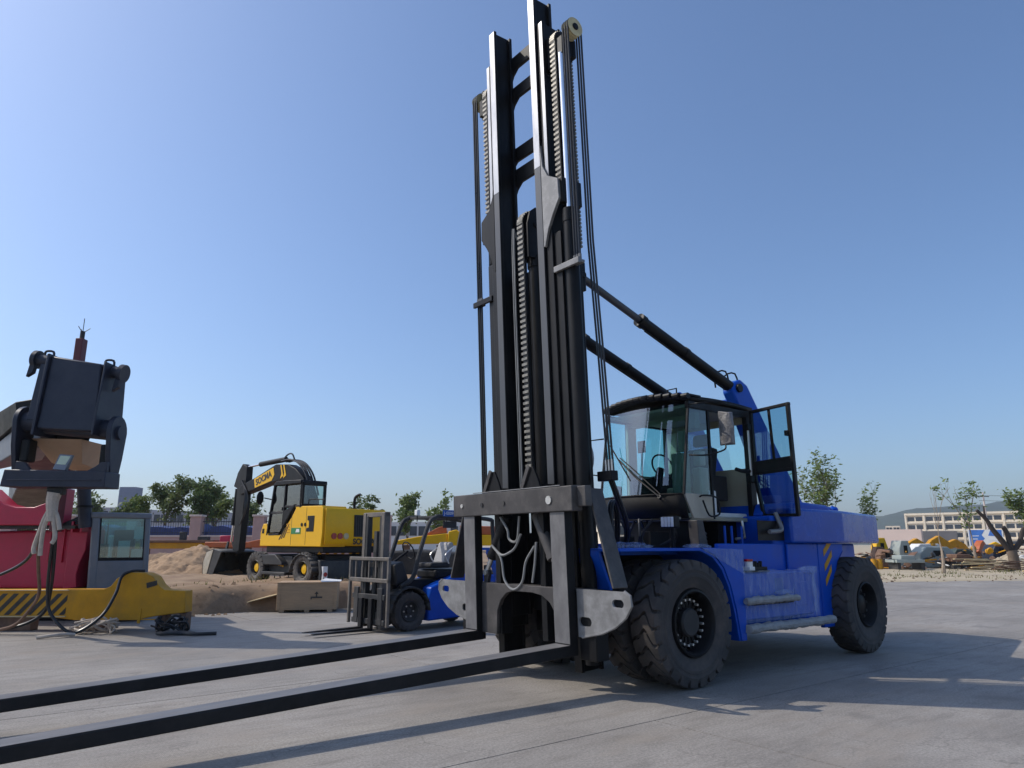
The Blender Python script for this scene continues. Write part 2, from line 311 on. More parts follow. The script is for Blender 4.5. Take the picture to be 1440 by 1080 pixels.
MB().add([(-3000, -400, -.06), (3000, -400, -.06), (3000, 3500, -.06), (-3000, 3500, -.06)], [(0, 1, 2, 3)]).build('ground', SANDY, None, fix=False)['kind'] = 'structure'
yard = MB().add([(-40, -6, -.022), (60, -6, -.022), (60, 48, -.022), (-40, 48, -.022)], [(0, 1, 2, 3)]).build('concrete_yard', JOINT, None, fix=False); yard['kind'] = 'structure'
A_ = Vector((math.cos(R(38)), math.sin(R(38)), 0)); N_ = Vector((-A_.y, A_.x, 0))
c0 = 4.95; W = 3.87; LN = 15.5
slab_me = {}
for k in range(-9, 9):
    for j in range(-3, 5):
        off = (5.6 if k % 2 else -3.4)
        g = .007
        ctr = N_ * (c0 + W * (k + .5)) + A_ * (LN * (j + .5) + off)
        if not (-32 < ctr.x < 60 and -6 < ctr.y < 52): continue
        if ctr.y > 32 and ctr.x < 4: continue
        key = 's'
        if key not in slab_me:
            b = MB().box(-LN / 2 + g, LN / 2 - g, -W / 2 + g, W / 2 - g, -.03, 0); me = b.mesh('slab', CONC, False)
            slab_me[key] = me
        o = bpy.data.objects.new('slab', slab_me[key]); col.objects.link(o); o.parent = yard; o.location = (ctr.x, ctr.y, random.uniform(-.003, .0)); o.rotation_euler = (0, 0, R(38))
# dirt beyond the concrete
EDGE = [(-120, 15.5), (-30, 16.2), (-12, 16.8), (-7.9, 17.6), (-5.6, 18.9), (-4, 19.3), (-1, 20.5), (4, 24.5), (10, 30), (14, 31.5), (18.5, 33), (24, 34), (32, 36), (45, 40), (70, 47), (140, 60)]
def edge_y(x):
    for (a, b), (c, d) in zip(EDGE, EDGE[1:]):
        if a <= x <= c: return b + (d - b) * (x - a) / (c - a)
    return EDGE[0][1] if x < 0 else EDGE[-1][1]
XS = [-120 + 4 * i for i in range(20)] + [-40 + .45 * i for i in range(190)] + [45.5 + 4 * i for i in range(24)]
TS = [-.5, 0, .25, .5, .8, 1.1, 1.5, 2, 2.5, 3, 3.6, 4.3, 5, 6, 7, 8, 9.5, 11, 13, 15, 18, 22, 27, 34, 44, 60, 90, 140]
def terr(x, t):
    left = max(0, min(1, (2 - x) / 6))
    h = ((.34 + .17 * math.exp(-((t - .9) / 1.5) ** 2)) * left + .10) * max(0, min(1, t / (.35 if left > .5 else 6))) ** .8
    y = edge_y(x) + t
    rough = (.10 * left + .07) * min(1, max(0, t) / 1.2)
    h += rough * noise.noise(Vector((x * .5, y * .5, 0))) * 1.2 + rough * .7 * noise.noise(Vector((x * 1.7, y * 1.7, 4)))
    if t <= 0: h = -.02 + .06 * noise.noise(Vector((x * 1.3, 0, 2))) - .04
    return h + .004
vs = []; fs = []
for x in XS:
    for t_ in TS:
        jit = .45 * noise.noise(Vector((x * .8, 7, 0))) if t_ < 3 else 0
        vs.append((x, edge_y(x) + t_ + jit, terr(x, t_)))
n_ = len(TS)
for i in range(len(XS) - 1):
    for j in range(n_ - 1): fs.append((i * n_ + j, (i + 1) * n_ + j, (i + 1) * n_ + j + 1, i * n_ + j + 1))
dm_ = MB().add(vs, fs).mesh('dirt_ground', DIRT, True, 60); dm_.materials.append(SANDY)
for pl in dm_.polygons:
    if pl.center.x > 6: pl.material_index = 1
do = bpy.data.objects.new('dirt_ground', dm_); col.objects.link(do); do['kind'] = 'structure'
# sand heap
def heap(name, cx, cy, rx, ry, h, z0, m, label, cat, seed, n=84, p=1.0):
    vs = []; fs = []
    for i in range(n + 1):
        for j in range(n + 1):
            u = -1 + 2 * i / n; v = -1 + 2 * j / n; r = math.hypot(u, v) * (1 + .15 * noise.noise(Vector((u * 2 + seed, v * 2, 0))))
            z = h * max(0, 1 - r ** p) ** 1.05
            z += .10 * h * noise.noise(Vector((u * 7 + seed, v * 7, 1))) * min(1, z / h * 4) + .07 * h * noise.noise(Vector((u * 17 + seed, v * 19, 5))) + .05 * h * noise.noise(Vector((u * 34, v * 34, 8)))
            vs.append((cx + u * rx, cy + v * ry, z0 + z - .06))
    for i in range(n):
        for j in range(n): fs.append((i * (n + 1) + j, (i + 1) * (n + 1) + j, (i + 1) * (n + 1) + j + 1, i * (n + 1) + j + 1))
    return tag(MB().add(vs, fs).build(name, m, None, fix=False, ang=50), label, cat)
SAND = ground_mat('sand', (.34, .225, .135), (.44, .30, .185), (.23, .145, .085), 2.6, .95, .9, 14)
heap('sand_heap', -13.8, 32.3, 3.7, 2.8, 1.35, .36, SAND, 'brown sand heap beside the excavator bucket', 'sand heap', 2)
heap('dirt_mound', -17.6, 36.5, 3.4, 2.4, 1.0, .30, DIRT, 'low dirt mound behind the brown sand heap', 'dirt mound', 11)
# scattered clods and stones along the dirt edge
rk = MB(); rnd = random.Random(12)
for k in range(700):
    x = rnd.uniform(-14, 2) if k < 400 else rnd.uniform(12, 40); t_ = rnd.uniform(-.6, 4); y = edge_y(x) + t_; r = rnd.uniform(.015, .07)
    z = terr(x, t_) if t_ > 0 else 0
    vs = [(x + rnd.uniform(-r, r) * 1.4, y + rnd.uniform(-r, r) * 1.4, z + (r if i > 2 else 0) * rnd.uniform(.5, 1)) for i in range(6)]
    vs = [(x - r, y - r * .6, z - .01), (x + r, y - r * .7, z - .01), (x, y + r, z - .01), (x - r * .5, y - r * .2, z + r * rnd.uniform(.5, 1)), (x + r * .6, y, z + r * rnd.uniform(.4, 1)), (x, y + r * .5, z + r * .7)]
    rk.add(vs, [(0, 1, 4, 3), (1, 2, 5, 4), (2, 0, 3, 5), (3, 4, 5)])
tag(rk.build('gravel', DIRT, None), 'loose stones and clods scattered along the dirt edge', 'gravel', kind='stuff')
# hills
def hill(name, pts, y, d, m):
    vs = []; fs = []
    nn = 60; rows = 7
    for i in range(nn + 1):
        t = i / nn * (len(pts) - 1); k = min(int(t), len(pts) - 2); f = t - k
        x = pts[k][0] + (pts[k + 1][0] - pts[k][0]) * f; h = pts[k][1] + (pts[k + 1][1] - pts[k][1]) * f
        for j in range(rows + 1):
            s = j / rows; hh = (h + h * .10 * noise.noise(Vector((x * .012, 3, 0))) + h * .05 * noise.noise(Vector((x * .05, 3, 0)))) * math.sin(s * math.pi / 2 * 1.0) + 9 * noise.noise(Vector((x * .02, s * 5, 1))) * s * (1 - s)
            vs.append((x, y + d * s, hh - 2))
    for i in range(nn):
        for j in range(rows): a = i * (rows + 1) + j; fs.append((a, a + rows + 1, a + rows + 2, a + 1))
    o = MB().add(vs, fs).build(name, m, None, fix=False, ang=60); o['kind'] = 'structure'; return o
HILL = mat('wooded_hill', (.045, .062, .042), .95, var=.35, vs=.03, spec=.1)
hill('hills', [(200, 0), (500, 34), (770, 50), (860, 55), (920, 70), (980, 82), (1070, 94), (1250, 108), (1500, 84), (2000, 40), (2300, 0)], 1450, 400, HILL)
# ================================================================== the big forklift truck
truck = thing('forklift_truck', 'huge royal blue forklift truck with tall black mast, open cab door and long forks', 'forklift', (1.2028, 10.0858, 0), R(218))
TH = R(2.4)
MM = Matrix.Translation((.75, 0, .5)) @ Matrix.Rotation(TH, 4, 'Y')

def make_tyre(name, Ro, Ri, w, NP, dep, m, wave=.36):
    prof = []                                   # (y, radius, groove share, u)
    h = w / 2
    for sy in (-1, 1):
        side = [(h * .70, Ri, 0), (h * .86, Ri + .02, 0), (h * .96, Ri + (Ro - Ri) * .20, 0), (h * .975, Ri + (Ro - Ri) * .22, 0), (h * 1.02, Ri + (Ro - Ri) * .40, 0), (h * 1.045, Ri + (Ro - Ri) * .42, 0), (h * 1.05, Ri + (Ro - Ri) * .52, 0), (h * 1.025, Ri + (Ro - Ri) * .54, 0), (h * 1.03, Ri + (Ro - Ri) * .64, 0), (h * 1.045, Ri + (Ro - Ri) * .66, 0), (h * 1.0, Ro - .085, .15), (h * .985, Ro - .045, 1), (h * .93, Ro - .012, 1)]
        side = [(sy * y, r, g, sy * min(1, y / h)) for y, r, g in side]
        if sy < 0: prof += side
        else: tail = side[::-1]
    for k in range(1, 12):
        u = -.9 + 1.8 * k / 12
        prof.append((u * h, Ro - .012 * abs(u) ** 3, 1, u))
    prof += tail
    fr = (0, .17, .21, .58, .96)
    vs = []; L = len(prof); n = NP * len(fr)
    for k in range(NP):
        for j, f in enumerate(fr):
            for y, r, g, u in prof:
                sh = wave * math.cos(u * math.pi * 1.05) + .16 * math.sin(u * math.pi * 2)
                t = 2 * math.pi * (k + f + sh) / NP
                rr = r - (dep * g if j < 2 else 0)
                vs.append((rr * math.cos(t), y * (1 - (.03 * g if j < 2 and abs(u) > .9 else 0)), rr * math.sin(t)))
    fs = [(k * L + i, ((k + 1) % n) * L + i, ((k + 1) % n) * L + i + 1, k * L + i + 1) for k in range(n) for i in range(L - 1)]
    b = MB(); b.add(vs, fs)
    return b.mesh(name, m, True, 28, True)
TYRE = make_tyre('tyre', .735, .385, .385, 24, .05, K['rubber'])

def mk_obj(name, me, parent, loc=(0, 0, 0)):
    o = bpy.data.objects.new(name, me); col.objects.link(o); o.parent = parent; o.location = loc; return o
# deep dished drive wheel
rb = MB()
rb.lathe([(.385, -.17), (.395, .16), (.385, .195), (.362, .20), (.345, .18), (.335, .15), (.325, .02), (.31, -.02), (.15, -.03)], (0, 0, 0), (0, 1, 0), 48)
RIMF = rb.mesh('wheel', K['black'], True, 30, True)
hb = MB().lathe([(.0, .13), (.145, .13), (.165, .11), (.17, -.04)], (0, 0, 0), (0, 1, 0), 32)
HUBF = hb.mesh('hub', K['dgrey'], True, 30, True)
lb = MB(); lt = MB()
for k in range(20):
    a = 2 * math.pi * k / 20; c, s_ = math.cos(a), math.sin(a)
    lb.beam((.16 * c, .02, .16 * s_), (.315 * c, .02, .315 * s_), .042, .07, (0, 1, 0))
    lt.cyl((.262 * c, .03, .262 * s_), (.262 * c, .10, .262 * s_), .015, n=8)
CLAMP = lb.mesh('clamp_ring', K['black'], True, 30, True); NUTS = lt.mesh('lug_nuts', K['zinc'], True, 30, True)
def drive_wheel(y, flip, deep=False):
    w = mk_obj('wheel', RIMF, truck, (0, y, .735)); w.rotation_euler = (0, R(random.uniform(0, 14)), math.pi if flip else 0)
    mk_obj('tyre', TYRE, w); mk_obj('hub', HUBF, w); mk_obj('clamp_ring', CLAMP, w); mk_obj('lug_nuts', NUTS, w)['kind'] = 'stuff'
for y, fl in ((1.395, 0), (.87, 0), (-.87, 1), (-1.395, 1)): drive_wheel(y, fl)
# steer wheels
TYRER = make_tyre('tyre', .725, .335, .40, 28, .03, K['rubber'], .18)
sb = MB().lathe([(.335, -.17), (.345, .12), (.345, .185), (.325, .195), (.305, .17), (.28, .10), (.26, .04), (.16, .03), (.14, .09), (.10, .11), (0, .115)], (0, 0, 0), (0, 1, 0), 48)
RIMR = sb.mesh('wheel', K['black'], True, 30, True)
lt = MB()
for k in range(10):
    a = 2 * math.pi * k / 10; lt.cyl((.205 * math.cos(a), .03, .205 * math.sin(a)), (.205 * math.cos(a), .085, .205 * math.sin(a)), .022, n=6)
NUTSR = lt.mesh('lug_nuts', K['dgrey'], True, 30, True)
for y, fl in ((1.28, 0), (-1.28, 1)):
    w = mk_obj('wheel', RIMR, truck, (-4.43, y, .725)); w.rotation_euler = (0, R(5), (math.pi if fl else 0) + R(3))
    mk_obj('tyre', TYRER, w); mk_obj('lug_nuts', NUTSR, w)['kind'] = 'stuff'
MB().cyl((0, -.75, .735), (0, .75, .735), .20, n=20).box(-.32, .32, -.45, .45, .45, 1.02).build('drive_axle', K['black'], truck, .02)
MB().cyl((-4.43, -1.1, .725), (-4.43, 1.1, .725), .12, n=16).box(-4.62, -4.24, -.75, .75, .55, .95).build('steer_axle', K['black'], truck, .02)

# ---- chassis
ch = MB()
for s in (-1, 1): ch.box(-3.9, .62, s * .42, s * .62, .62, 1.52)
ch.box(-3.9, -1.15, -1.15, 1.15, .62, 1.30); ch.box(-.9, .55, -.42, .42, 1.3, 1.5)
ch.box(.50, .62, -.62, .62, .5, 1.5)
ch.build('chassis', K['black'], truck, .015)
# body wall between the axles
for s, nm in ((1, 'side_panel'), (-1, 'side_panel')):
    b = MB(); b.box(-3.72, -1.02, s * 1.16, s * 1.22, .56, 1.655)
    b.box(-3.45, -2.62, s * 1.225, s * 1.262, .50, 1.655)
    b.build(nm, K['blue'], truck, .012)
    b = MB(); b.prism([(-3.452, .42), (-3.74, .42), (-3.80, .75), (-3.86, 1.1), (-4.0, 1.38), (-4.2, 1.54), (-4.2, 1.655), (-3.452, 1.655)], 'xz', s * 1.20, s * 1.27)
    b.build('rear_mudguard', K['blue'], truck, .012)
    b = MB()
    prv = None
    for (x, z) in [(-3.74, .42), (-3.80, .75), (-3.86, 1.1), (-4.0, 1.38), (-4.2, 1.54)]:
        if prv: b.add([(prv[0], s * 1.272, prv[1]), (x, s * 1.272, z), (x - .05, s * .85, z), (prv[0] - .05, s * .85, prv[1])], [(0, 1, 2, 3)])
        prv = (x, z)
    b.build('rear_mudguard_lip', K['blue'], truck)
# hood and counterweight
def rounded(poly): return poly
cwp = [(-2.62, 1.36), (-4.12, 1.36), (-6.40, .82), (-6.56, .73), (-6.64, .58), (-6.67, .3)]
cwf = cwp + [(x, -y) for x, y in cwp[::-1]]
b = MB(); b.prism(cwf, 'xy', 1.66, 2.17); cw = b.build('counterweight', K['bluecw'], truck, .04, seg=3, ang=9)
low = [(-3.9, 1.02), (-5.2, .95), (-5.55, .75), (-5.62, .4)]
b = MB(); b.prism(low + [(x, -y) for x, y in low[::-1]], 'xy', 1.30, 1.655); b.prism([(-4.9, .8), (-5.5, .7), (-5.5, -.7), (-4.9, -.8)], 'xy', .62, 1.3)
b.build('counterweight_base', K['blue'], cw, .03)
b = MB(); b.prism([(-2.45, 2.06), (-2.55, 2.24), (-3.6, 2.31), (-4.35, 2.28), (-4.6, 2.14)], 'xz', -1.0, 1.0); b.box(-3.9, -2.36, -1.21, 1.21, 1.60, 2.06)
hood = b.build('engine_hood', K['blue'], truck, .045, seg=3)
b = MB().prism([(-3.9, 2.2), (-4.2, 2.30), (-4.75, 2.27), (-5.1, 2.115), (-3.9, 2.115)], 'xz', -.62, .85); b.build('hood_cover', K['blue'], hood, .03)
MB().lathe([(.0, .06), (.06, .06), (.085, .03), (.085, -.06)], (-5.0, .75, 2.22), (0, 0, 1), 16).tube([(-4.93, .75, 2.16), (-4.96, .75, 2.27), (-5.03, .75, 2.27), (-5.07, .75, 2.16)], .018, smooth=4).build('lifting_eye', K['blue'], cw)
# yellow hazard stripes on the rear corner
b = MB()
for k in range(4):
    z = .92 + k * .20
    b.add([(-3.46 - .0 , 1.274, z), (-3.46, 1.274, z + .09), (-3.72 - .05 * k, 1.274, z + .31), (-3.72 - .05 * k, 1.274, z + .20)], [(0, 1, 2, 3)])
b = MB()
for k in range(3):
    z0 = 1.02 + k * .22
    xs = [-3.60, -3.80 - .045 * k]
    b.hexa([(xs[0], 1.271, z0), (xs[1], 1.271, z0 + .22), (xs[1], 1.275, z0 + .22), (xs[0], 1.275, z0)], [(xs[0], 1.271, z0 + .10), (xs[1], 1.271, z0 + .32), (xs[1], 1.275, z0 + .32), (xs[0], 1.275, z0 + .10)])
b.build('hazard_stripes', K['yelold'], truck)
# opening with exhaust pipe under the door
MB().box(-2.62, -1.95, 1.225, 1.232, 1.70, 1.98).build('intake_recess', K['black'], truck)
MB().tube([(-2.45, 1.22, 2.1), (-2.44, 1.30, 1.90), (-2.36, 1.33, 1.84), (-2.12, 1.31, 1.82)], .032, 10, 5).build('exhaust_elbow', K['plate'], truck)
# ---- front mudguards
for s in (1, -1):
    out = [(1.12, 1.60), (-.34, 1.60), (-.60, 1.51), (-.78, 1.35), (-.90, 1.12), (-.99, .82), (-1.06, .44)]
    inn = [(1.12, 1.565), (-.33, 1.565), (-.57, 1.48), (-.745, 1.33), (-.865, 1.11), (-.955, .81), (-1.025, .44)]
    b = MB()
    vs = []; fs = []
    for (p, q) in zip(out, inn):
        vs += [(p[0], s * .56, p[1]), (p[0], s * 1.46, p[1]), (q[0], s * 1.46, q[1]), (q[0], s * .56, q[1])]
    for i in range(len(out) - 1):
        for k in range(4): fs.append((i * 4 + k, i * 4 + (k + 1) % 4, (i + 1) * 4 + (k + 1) % 4, (i + 1) * 4 + k))
    fs += [(0, 3, 2, 1), (len(vs) - 4, len(vs) - 3, len(vs) - 2, len(vs) - 1)]
    b.add(vs, fs)
    b.prism([(-.34, 1.603), (-.60, 1.513), (-.78, 1.353), (-.90, 1.123), (-.99, .823), (-1.06, .437), (-1.17, .437), (-1.19, .9), (-1.19, 1.34), (-1.0, 1.603)], 'xz', s * 1.40, s * 1.475)
    b.prism([(1.12, 1.60), (1.13, 1.50), (.98, 1.14), (.86, 1.10), (.90, 1.36), (.98, 1.55)], 'xz', s * .56, s * .64)
    b.prism([(1.12, 1.60), (1.12, 1.52), (.93, 1.12), (.90, 1.12), (1.08, 1.55)], 'xz', s * .64, s * 1.12)
    fd = b.build('front_mudguard', K['blue'], truck, .006)
    MB().box(-1.19, -.9, s * .9, s * 1.40, 1.56, 1.60).build('mudguard_shelf', K['blue'], fd)
# deck
MB().box(-2.35, .62, -1.0, 1.0, 1.515, 1.56).build('deck_plate', K['blue'], truck, .008)
# tank with steps
b = MB(); b.prism([(-1.14, .66), (-1.14, 1.22), (-1.20, 1.28), (-2.95, 1.28), (-3.02, 1.22), (-3.02, .74), (-2.92, .66)], 'xz', 1.225, 1.42)
tank = b.build('fuel_tank', K['blue'], truck, .03)
MB().box(-2.78, -2.45, 1.42, 1.428, .80, 1.12).build('access_panel', K['blue'], tank, .003)
MB().box(-2.18, -1.98, 1.421, 1.426, 1.0, 1.19).build('recessed_label', K['signblue'], tank)
MB().box(-1.85, -1.30, 1.24, 1.44, 1.28, 1.30).build('valve_shelf', K['dgrey'], truck, .004)
vb = MB()
for k in range(4): vb.cyl((-1.62 - .06 * k, 1.33, 1.3), (-1.62 - .06 * k, 1.33, 1.40 + .02 * (k % 2)), .025, n=10)
vb.box(-1.86, -1.58, 1.26, 1.40, 1.30, 1.345).build('valve_block', K['black'], truck, .004)
MB().cyl((-1.48, 1.36, 1.30), (-1.48, 1.36, 1.42), .055, n=14).box(-1.54, -1.42, 1.30, 1.42, 1.30, 1.35).build('filter_bottle', K['wht'], truck, .006)
MB().cyl((-1.48, 1.36, 1.42), (-1.48, 1.36, 1.45), .062, n=14).build('filter_cap', K['redlens'], truck)
def wrapped(x0, x1, y, z, r, name, nn=26):
    P = []; rs = []
    for i in range(nn + 1):
        t = i / nn; P.append((x0 + (x1 - x0) * t, y + random.uniform(-.008, .008), z + random.uniform(-.008, .008))); rs.append(r * random.uniform(.82, 1.12) * (.9 if i in (0, nn) else 1))
    return MB().tube(P, rs, 10).build(name, K['wrap'], truck)
wrapped(-1.14, -2.36, 1.52, .925, .05, 'upper_step')
wrapped(-1.16, -3.30, 1.50, .575, .062, 'lower_step', 40)
MB().box(-1.9, -1.35, 1.41, 1.5, .86, .885).box(-2.3, -1.95, 1.41, 1.5, .86, .885).build('step_bracket', K['black'], truck, .004)
MB().box(-3.4, -1.06, 1.38, 1.46, .56, .60).box(-3.42, -3.2, 1.24, 1.46, .52, .56).build('step_rail', K['blue'], truck, .004)
# protective film stretched over tank and mudguard
fm = bpy.data.materials.new('plastic_film'); fm.use_nodes = True
t = fm.node_tree; n = t.nodes; l = t.links; p = n['Principled BSDF']
p.inputs['Base Color'].default_value = (.50, .64, .95, 1); p.inputs['Roughness'].default_value = .22; p.inputs['Specular IOR Level'].default_value = .7
tc = n.new('ShaderNodeTexCoord'); mpn = n.new('ShaderNodeMapping'); mpn.inputs['Scale'].default_value = (4.5, 4, .9); l.new(tc.outputs['Object'], mpn.inputs[0])
nz = n.new('ShaderNodeTexNoise'); nz.inputs['Scale'].default_value = 3.4; nz.inputs['Detail'].default_value = 8; nz.inputs['Roughness'].default_value = .7; nz.inputs['Distortion'].default_value = 1.2; l.new(mpn.outputs[0], nz.inputs['Vector'])
rm = n.new('ShaderNodeMapRange'); rm.inputs[1].default_value = .42; rm.inputs[2].default_value = .80; rm.inputs[3].default_value = .12; rm.inputs[4].default_value = .55; l.new(nz.outputs[0], rm.inputs[0]); l.new(rm.outputs[0], p.inputs['Alpha'])
bp = n.new('ShaderNodeBump'); bp.inputs['Strength'].default_value = .7; bp.inputs['Distance'].default_value = .03; l.new(nz.outputs[0], bp.inputs['Height']); l.new(bp.outputs[0], p.inputs['Normal'])
def film(name, f, nu, nv, parent):
    vs = []; fs = []
    for i in range(nu + 1):
        for j in range(nv + 1): vs.append(f(i / nu, j / nv))
    for i in range(nu):
        for j in range(nv): fs.append((i * (nv + 1) + j, (i + 1) * (nv + 1) + j, (i + 1) * (nv + 1) + j + 1, i * (nv + 1) + j + 1))
    b = MB(); b.add(vs, fs); return b.build(name, fm, parent, fix=False)
def wr(x, z, a=.012): return a * noise.noise(Vector((x * 7, z * 2.2, 3.1))) + a * .6 * noise.noise(Vector((x * 19, z * 5, 9)))
film('plastic_film', lambda u, v: (-1.16 - 1.90 * u, 1.437 + wr(u * 2, v) + .012, .64 + (.66 + .035 * noise.noise(Vector((u * 9, 0, 0))) + .03 * (u > .7)) * v), 50, 18, truck)
film('plastic_film', lambda u, v: (-.34 - .85 * u ** 1.0, 1.483 + wr(u, v, .006) + .004, (1.60 - .02 * u) - v * (.30 * u + .02)), 16, 8, truck)
# loose crumpled bunches of film at the edges
def crumple(c, sz, seed, parent=truck):
    b = MB().ball(c, 1, 9, sz); rnd = random.Random(seed)
    for i, q in enumerate(b.v):
        d = q - Vector(c); k = 1 + .5 * noise.noise(q * 22 + Vector((seed, 0, 0))); b.v[i] = Vector(c) + d * k
    return b.build('plastic_film', fm, parent, ang=180, fix=True)
crumple((-2.86, 1.42, 1.28), (.22, .05, .06), 3); crumple((-2.96, 1.435, .95), (.05, .02, .28), 5); crumple((-2.1, 1.47, 1.0), (.2, .05, .04), 9)
crumple((.62, 1.1, 1.62), (.25, .3, .05), 12); crumple((-.55, 1.25, 1.62), (.14, .2, .03), 15)

# ---- cab
cabk = MB()
def xb(s): return -.70 - .18 * s * s
def xt(s): return -.92 - .16 * s * s
S = [i / 7 for i in range(-7, 8)]
def strip(f0, f1, S, thick=None):
    vs = []; fs = []
    for s in S: vs += [f0(s), f1(s)]
    for i in range(len(S) - 1): fs.append((2 * i, 2 * i + 2, 2 * i + 3, 2 * i + 1))
    return vs, fs
GW = glass('windscreen_glass', (.55, .88, .88), .10); GS = glass('side_glass', (.55, .80, .84), .05); GD = glass('door_glass', (.36, .60, .68), .06)
b = MB(); b.add(*strip(lambda s: (xb(s), .80 * s, 2.33), lambda s: (xt(s), .80 * s, 3.65), S)); b.build('windscreen', GW, truck, ang=80, fix=False)
b = MB(); b.add(*strip(lambda s: (xb(s) - .10, .80 * s, 1.98), lambda s: (xb(s) + .004, .80 * s, 2.345), S)); b.add(*strip(lambda s: (xb(s) - .16, .80 * s, 2.0), lambda s: (xb(s) - .10, .80 * s, 1.98), S))
b.add(*strip(lambda s: (xb(s) + .004, .80 * s, 2.345), lambda s: (xb(s) - .3, .80 * s, 2.345), S))
cabf = b.build('cab_front_panel', mat('matt_black_panel', (.012, .012, .013), .65, var=.2, spec=.2, dirt=(.05, .045, .04), damt=.3), truck, fix=False)
m = cabf.modifiers.new('solid', 'SOLIDIFY'); m.thickness = .02; m.offset = -1
b = MB(); b.box(-1.7, -1.05, -.45, .45, 1.56, 2.0); b.box(-2.4, -1.9, -.6, .6, 1.56, 2.0); b.build('cab_mount', K['black'], truck, .01)
b = MB(); b.box(-2.6, -1.0, -.80, .80, 1.975, 2.03); b.prism([(-.86, 1.985), (-1.02, 1.985), (-1.02, 2.02), (-.86, 2.02)], 'xz', -.7, .7); cabfl = b.build('cab_floor', K['olive'], truck, .008)
# side skirts with the cut lower corner
for s in (1, -1):
    b = MB(); b.prism([(-.885, 2.345), (-1.06, 2.0), (-1.52, 2.0), (-1.52, 2.345)], 'xz', s * .79, s * .825)
    b.build('cab_side_panel', K['beige'], truck, .006)
    b = MB(); b.beam((-.885, s * .81, 2.33), (-1.085, s * .81, 3.66), .03, .03); b.build('front_pillar', K['black'], truck)
    b = MB(); b.box(-1.545, -1.50, s * .79, s * .83, 2.0, 3.64); b.box(-2.60, -2.46, s * .76, s * .84, 1.98, 3.66); b.box(-2.6, -1.05, s * .77, s * .84, 3.58, 3.68)
    b.build('cab_pillar', K['black'], truck, .006)
    b = MB(); b.add([(-.895, s * .812, 2.345), (-1.505, s * .812, 2.345), (-1.505, s * .812, 3.58), (-1.075, s * .812, 3.6)], [(0, 1, 2, 3)]); b.build('side_window', GS, truck, fix=False)
b = MB(); b.box(-2.47, -1.55, -.83, -.79, 2.0, 2.75); b.build('cab_side_panel', K['olive'], truck, .006)
b = MB(); b.add([(-1.55, -.81, 2.75), (-2.46, -.81, 2.75), (-2.46, -.81, 3.58), (-1.55, -.81, 3.58)], [(0, 1, 2, 3)]); b.build('side_window', GS, truck, fix=False)
MB().box(-2.59, -2.55, -.76, .76, 2.0, 2.8).build('cab_rear_wall', K['olive'], truck, .006); MB().box(-2.59, -2.55, -.76, .76, 3.5, 3.66).build('rear_header', K['olive'], truck, .006)
b = MB(); b.add([(-2.57, -.76, 2.8), (-2.57, .76, 2.8), (-2.57, .76, 3.5), (-2.57, -.76, 3.5)], [(0, 1, 2, 3)]); b.build('rear_window', GS, truck, fix=False)
MB().box(-1.60, -1.50, -.78, .5, 3.50, 3.57).box(-2.5, -1.1, -.76, .76, 3.60, 3.64).build('headliner', K['olive'], truck)
# roof
b = MB(); vs = []; fs = []
NX = 10
for i in range(NX + 1):
    for j, yy in enumerate(S):
        xf = -.87 - .16 * yy * yy; xx = xf + (-2.64 - xf) * i / NX
        vs.append((xx, (.83 if yy > 0 else .77) * yy, 3.68 + .07 * (1 - yy * yy) + .03 * math.sin(math.pi * i / NX)))
NS = len(S)
for i in range(NX):
    for j in range(NS - 1): fs.append((i * NS + j, (i + 1) * NS + j, (i + 1) * NS + j + 1, i * NS + j + 1))
b.add(vs, fs); rf = b.build('cab_roof', K['black'], truck, fix=False)
md = rf.modifiers.new('solid', 'SOLIDIFY'); md.thickness = .07; md.offset = -1
b = MB()
for k in range(13):
    s = -.88 + 1.82 * k / 12; x = -.90 - .16 * s * s
    b.cyl((x + .02, .86 * s - .06, 3.735 + .06 * (1 - s * s)), (x + .02, .86 * s + .06, 3.735 + .06 * (1 - s * s)), .045, n=10)
    b.box(x - .28, x, .86 * s - .055, .86 * s + .055, 3.745 + .06 * (1 - s * s), 3.772 + .06 * (1 - s * s))
b.build('roof_visor', K['black'], rf)
MB().tube([(-1.2, .35, 3.76), (-1.2, .35, 3.93), (-1.2, .52, 3.93), (-1.2, .52, 3.76)], .012).build('roof_handle', K['black'], rf)
MB().lathe([(0, .07), (.06, .06), (.075, .03), (.06, 0)], (-1.7, .45, 3.79), (0, 0, 1), 14).build('beacon_base', K['black'], rf)
# interior
MB().box(-2.40, -1.80, -.32, .32, 2.05, 2.35).box(-2.35, -1.82, -.28, .28, 2.35, 2.52).build('seat_base', K['seat'], truck, .03)
MB().prism([(-2.20, 2.5), (-2.35, 2.5), (-2.50, 3.15), (-2.36, 3.17)], 'xz', -.27, .27).prism([(-2.36, 3.2), (-2.46, 3.2), (-2.49, 3.40), (-2.38, 3.40)], 'xz', -.15, .15).build('seat_back', K['seat'], truck, .04)
MB().box(-2.35, -1.75, -.55, -.38, 2.3, 2.72).build('armrest_console', K['dgrey'], truck, .02)
MB().box(-2.35, -1.85, .36, .50, 2.3, 2.68).box(-1.95, -1.8, .38, .48, 2.66, 2.80).build('control_armrest', K['seat'], truck, .02)
MB().cyl((-1.05, .0, 2.03), (-1.38, 0, 2.78), .06, n=12).box(-1.12, -.95, -.2, .2, 2.3, 2.6).build('steering_column', K['black'], truck, .01)
rg = MB(); P = [Vector((-1.42, 0, 2.82)) + Vector((.09 * math.cos(a), .19 * math.sin(a), .17 * math.cos(a))) for a in [2 * math.pi * k / 20 for k in range(21)]]
rg.tube(P, .014); rg.build('steering_wheel', K['black'], truck)
MB().box(-1.30, -1.14, .40, .62, 2.35, 2.95).box(-1.32, -1.29, .42, .60, 2.98, 3.3).build('dash_panel', K['olive'], truck, .015)
